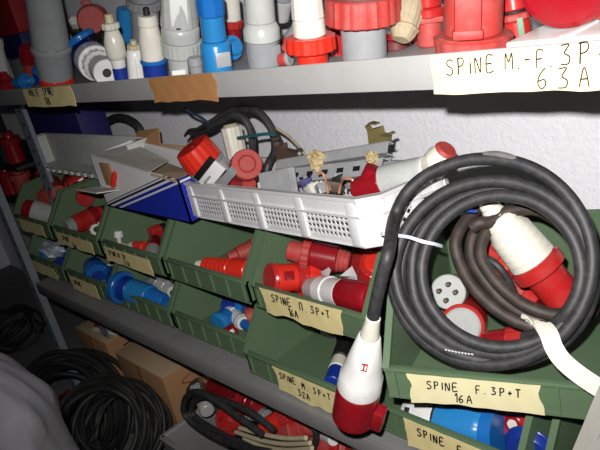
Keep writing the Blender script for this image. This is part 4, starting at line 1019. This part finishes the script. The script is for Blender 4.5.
p0 = at(93, 326, y=.60); p1 = at(110, 331, y=.60)
lf = thing('leaflet', 'red and white leaflet lying on the farther brown carton', 'leaflet', Matrix.Translation(P(qa.x - .06, qa.y + .03, qa.z - H + .004)) @ Matrix.Rotation(.2, 4, 'Z'))
obj('sheet', box(-.06, .06, 0, .09, 0, .004, .0005), paper, lf); obj('cover', box(-.062, .035, .012, .092, .004, .010, .0005), red_dark, lf)
# coils of black cable on the floor
black_f = mat('shaded_black_rubber', (.105, .10, .10), .6, .3, dirtc=(.18, .17, .16), scale=60)  # darker copy of the black rubber: flash falloff near the floor put into the colour
def floor_coil(label, c, R, n, r, axis, seed, name='cable_coil', spread=.03, squash=1.):
    rnd = random.Random(seed); z = axis.normalized(); x = z.orthogonal().normalized(); y = z.cross(x); pts = []
    for i in range(n):
        R_i = R * rnd.uniform(.74, 1.08); off = (i / max(1, n - 1) - .5) * spread * 2; cc = c + x * rnd.uniform(-.02, .02) * R * 9 + y * rnd.uniform(-.02, .02) * R * 5
        for s in range(14):
            a = 2 * math.pi * s / 14
            pts.append(cc + (x * math.cos(a) + y * math.sin(a) * squash) * R_i + z * (off + rnd.uniform(-.006, .006) + .02 * math.sin(a + i * 1.7)))
    lo = min(p.z for p in pts) - r - .001
    o = obj(name, tube(pts, r, 8, smooth=4), black_f); return setp(o, label, 'cable', 'black cable coils on the floor')
def coil_at(px, py, y): return at(px, py, y=y)
def put(c, R, axis):  # lowest point of the ring
    z = axis.normalized(); return c.z - R * math.sqrt(max(0, 1 - z.z * z.z))
c1 = at(72, 410, y=.42); floor_coil('black cable coil standing on edge, its arch left of the cartons', c1, rad(57, c1), 22, .0065, Vector((.45, -.6, .35)), 3, spread=.045)
c2 = at(116, 428, y=.42); floor_coil('dense bundle of black cable in front of the farther carton', c2, rad(45, c2), 24, .006, Vector((.5, -.6, .55)), 5, spread=.07)
c3 = at(14, 330, z=-1.0); floor_coil('thin black cable loops on the floor at the left edge', c3, rad(24, c3), 7, .006, Vector((.2, -.3, .9)), 8, spread=.05)
p0 = at(62, 398, y=.40); p1 = at(74, 394, y=.40)
plug('plug', 'small red plug end among the black cable arches on the floor', 'plug', p0, p1, [('body', red_dark, [(0, 4), (.6, 5)], None), ('rim', red, [(.6, 6), (1, 6)], None)])
# open grey box with red plugs and cable
gb = thing('open_box', 'open grey box under the shelf heaped with red plugs and cables', 'box', P(-1.245, .47, -H))
gw, gd, gh = .75, .24, .148
b = box(0, .004, 0, gd, 0, gh, .001); box(gw - .004, gw, 0, gd, 0, gh, .001, b); box(0, gw, 0, .004, 0, gh, .001, b); box(0, gw, gd - .004, gd, 0, gh, .001, b); box(0, gw, 0, gd, 0, .004, 0, b)
obj('wall', b, steel_d, gb)
b = box(-.005, .008, 0, gd, gh - .003, gh + .002, .001); box(gw - .008, gw + .005, 0, gd, gh - .003, gh + .002, .001, b); box(0, gw, -.005, .008, gh - .003, gh + .002, .001, b); box(0, gw, gd - .008, gd + .005, gh - .003, gh + .002, .001, b)
obj('rim', b, steel, gb)
hb = [('dark red plug lying under the shelf edge in the grey box', (213, 388), .62, (254, 404), .60, red_dark, red_dark, 12), ('red ring plug in the middle of the grey box heap', (236, 412), .58, (228, 424), .54, red, red, 13),
      ('bright red plug slanting in the grey box, right of the ring plug', (264, 428), .56, (296, 410), .60, orange_red, red, 10), ('dusty red fat plug behind the beige cords in the grey box', (270, 436), .58, (308, 426), .60, red_dusty, red_dusty, 15),
      ('red plug at the right end of the heap under the shelf', (318, 446), .58, (348, 448), .60, red_dusty, red, 12), ('small red plug at the lower right of the heap', (350, 450), .60, (372, 452), .58, red, red_dark, 9)]
for lb, a, ya, b_, yb, m1_, m2_, r_ in hb:
    pl(lb, a, ya, b_, yb, [('body', m1_, [(0, r_ * .85), (.6, r_)], None), ('collar', m2_, [(.6, r_ * 1.15), (.85, r_ * 1.15)], (16, .05)), ('neck', m1_, rings(.85, 1.1, r_ * .8, r_ * .6, 2), None)], group='red plugs heaped in the grey box')
pl('grey ribbed plug lying between the red ones in the grey box', (246, 410), .60, (268, 416), .60, [('sleeve', grey, rings(0, .7, 9, 8, 5, .88), None), ('end', greym, [(.7, 7), (1, 6)], None)])
pl('pale grey plug under the shelf edge at the right of the heap', (312, 424), .62, (334, 440), .58, [('sleeve', grey, rings(0, .7, 9, 8, 4, .9), None), ('end', white, [(.7, 7), (1, 6)], None)])
pl('silver spring-like plug at the left of the heap, by the carton flap', (196, 386), .58, (206, 408), .55, [('sleeve', metal, rings(0, 1, 7, 7, 7, .85), None), ('cap', grey, [(1, 7.5), (1.15, 7)], None)])
for i, (lb, P_, r_, m) in enumerate([
    ('black cable looping over the left side of the grey box', [(262, 434), (240, 418), (212, 398), (196, 392), (186, 398), (184, 412), (194, 424), (214, 436), (240, 446), (270, 452)], 3.2, black),
    ('second black cable looping along the first over the grey box', [(274, 430), (250, 412), (222, 400), (205, 396), (193, 402), (192, 412), (202, 422), (226, 436), (252, 448)], 3.0, black),
    ('beige cord strand lying across the grey box, upper one', [(240, 428), (262, 434), (284, 438), (306, 438)], 2.4, creamw), ('beige cord strand lying across the grey box, middle one', [(236, 432), (260, 440), (284, 444), (310, 443)], 2.4, creamw),
    ('beige cord strand lying across the grey box, lowest one', [(244, 438), (262, 446), (286, 450), (312, 448)], 2.4, creamw), ('black cable curving round the fat dusty red plug', [(302, 418), (314, 428), (316, 440), (312, 452)], 3.5, black),
    ('brown cord looped at the left of the grey box heap', [(196, 404), (188, 394), (192, 384), (200, 380), (204, 392), (210, 406), (226, 416)], 2.2, rusty)]):
    cable('cable', lb, 'cable', [A(px, py, y=.50 + .012 * i) for px, py in P_], r_, m, 'cables heaped in the grey box')
# grey satin sack at the lower left
sk = bmesh.new(); NA, NZ = 64, 40
kS = .62 / F; topc = EYE + MW @ Vector(((-52 - 300) * kS, (225 - 462) * kS, -.62)); RS = 110 * kS
cS = Vector((topc.x, topc.y, 0)); HS = topc.z + RS; print('sack', topc, RS)
ringsS = []
for j in range(NZ + 1):
    q_ = j / NZ
    if q_ < .5: zz = topc.z * q_ / .5; prof = RS * (1.5 - q_)
    else: an = (q_ - .5) / .5 * math.pi / 2 * .985; zz = topc.z + RS * math.sin(an); prof = RS * math.cos(an)
    t = zz / HS
    row = []
    for i in range(NA):
        a = 2 * math.pi * i / NA
        f = 1 + .03 * math.sin(4 * a + 14 * t + .6) + .035 * math.sin(9 * a - 27 * t + 2 * math.sin(3 * a)) + .02 * math.sin(17 * a + 41 * t + 1.5 * math.sin(16 * t)) + .02 * math.sin(54 * t + 3 * a)
        row.append(sk.verts.new(cS + Vector((math.cos(a) * prof * f, math.sin(a) * prof * f, zz))))
    ringsS.append(row)
for R0, R1 in zip(ringsS, ringsS[1:]):
    for i in range(NA): sk.faces.new((R0[i], R0[(i + 1) % NA], R1[(i + 1) % NA], R1[i]))
sk.faces.new(ringsS[0][::-1]); sk.faces.new(ringsS[-1])
setp(obj('fabric_sack', sk, fabric, None, 60), 'grey satin fabric sack with folds at the lower left corner', 'sack')
# dim stuff on the neighbouring rack at the far left
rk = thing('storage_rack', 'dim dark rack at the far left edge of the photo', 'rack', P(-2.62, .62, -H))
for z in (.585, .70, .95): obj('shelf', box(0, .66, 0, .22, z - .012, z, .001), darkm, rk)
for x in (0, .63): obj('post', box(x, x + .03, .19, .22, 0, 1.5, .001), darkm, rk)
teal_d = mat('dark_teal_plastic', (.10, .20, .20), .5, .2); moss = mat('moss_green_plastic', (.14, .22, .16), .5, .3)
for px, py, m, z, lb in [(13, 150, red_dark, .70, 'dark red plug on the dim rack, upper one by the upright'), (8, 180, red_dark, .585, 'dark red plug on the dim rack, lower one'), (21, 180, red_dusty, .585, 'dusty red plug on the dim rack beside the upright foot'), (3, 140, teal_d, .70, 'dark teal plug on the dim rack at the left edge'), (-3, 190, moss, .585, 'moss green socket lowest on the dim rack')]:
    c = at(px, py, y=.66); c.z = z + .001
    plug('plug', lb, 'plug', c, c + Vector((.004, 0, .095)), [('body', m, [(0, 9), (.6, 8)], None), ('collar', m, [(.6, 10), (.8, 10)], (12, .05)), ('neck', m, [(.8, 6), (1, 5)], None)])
# ================================================================ CAMERA AND LIGHT
cam = bpy.data.cameras.new('camera'); co = bpy.data.objects.new('camera', cam); C.objects.link(co)
cam.sensor_fit = 'HORIZONTAL'; cam.sensor_width = 36; cam.lens = F / 600 * 36; cam.clip_start = .01
co.matrix_world = Matrix.Translation(EYE) @ MW.to_4x4()
bpy.context.scene.camera = co
fl = bpy.data.lights.new('camera_flash', 'SPOT'); fl.energy = 56; fl.spot_size = math.radians(84); fl.spot_blend = 1; fl.shadow_soft_size = .007
fl.color = (1, .97, .95)
fo = bpy.data.objects.new('camera_flash', fl); C.objects.link(fo)
fo.matrix_world = Matrix.Translation(EYE + MW @ Vector((-.025, .045, 0))) @ MW.to_4x4() @ Matrix.Rotation(math.radians(-7), 4, 'Y')
w = bpy.data.worlds.new('world'); bpy.context.scene.world = w; w.use_nodes = True
w.node_tree.nodes['Background'].inputs[0].default_value = (.85, .9, 1, 1); w.node_tree.nodes['Background'].inputs[1].default_value = .007
sc = bpy.context.scene
sc.view_settings.view_transform = 'Standard'; sc.view_settings.look = 'None'; sc.view_settings.gamma = 1; sc.view_settings.exposure = 0
for o in C.objects: clean_root(o)
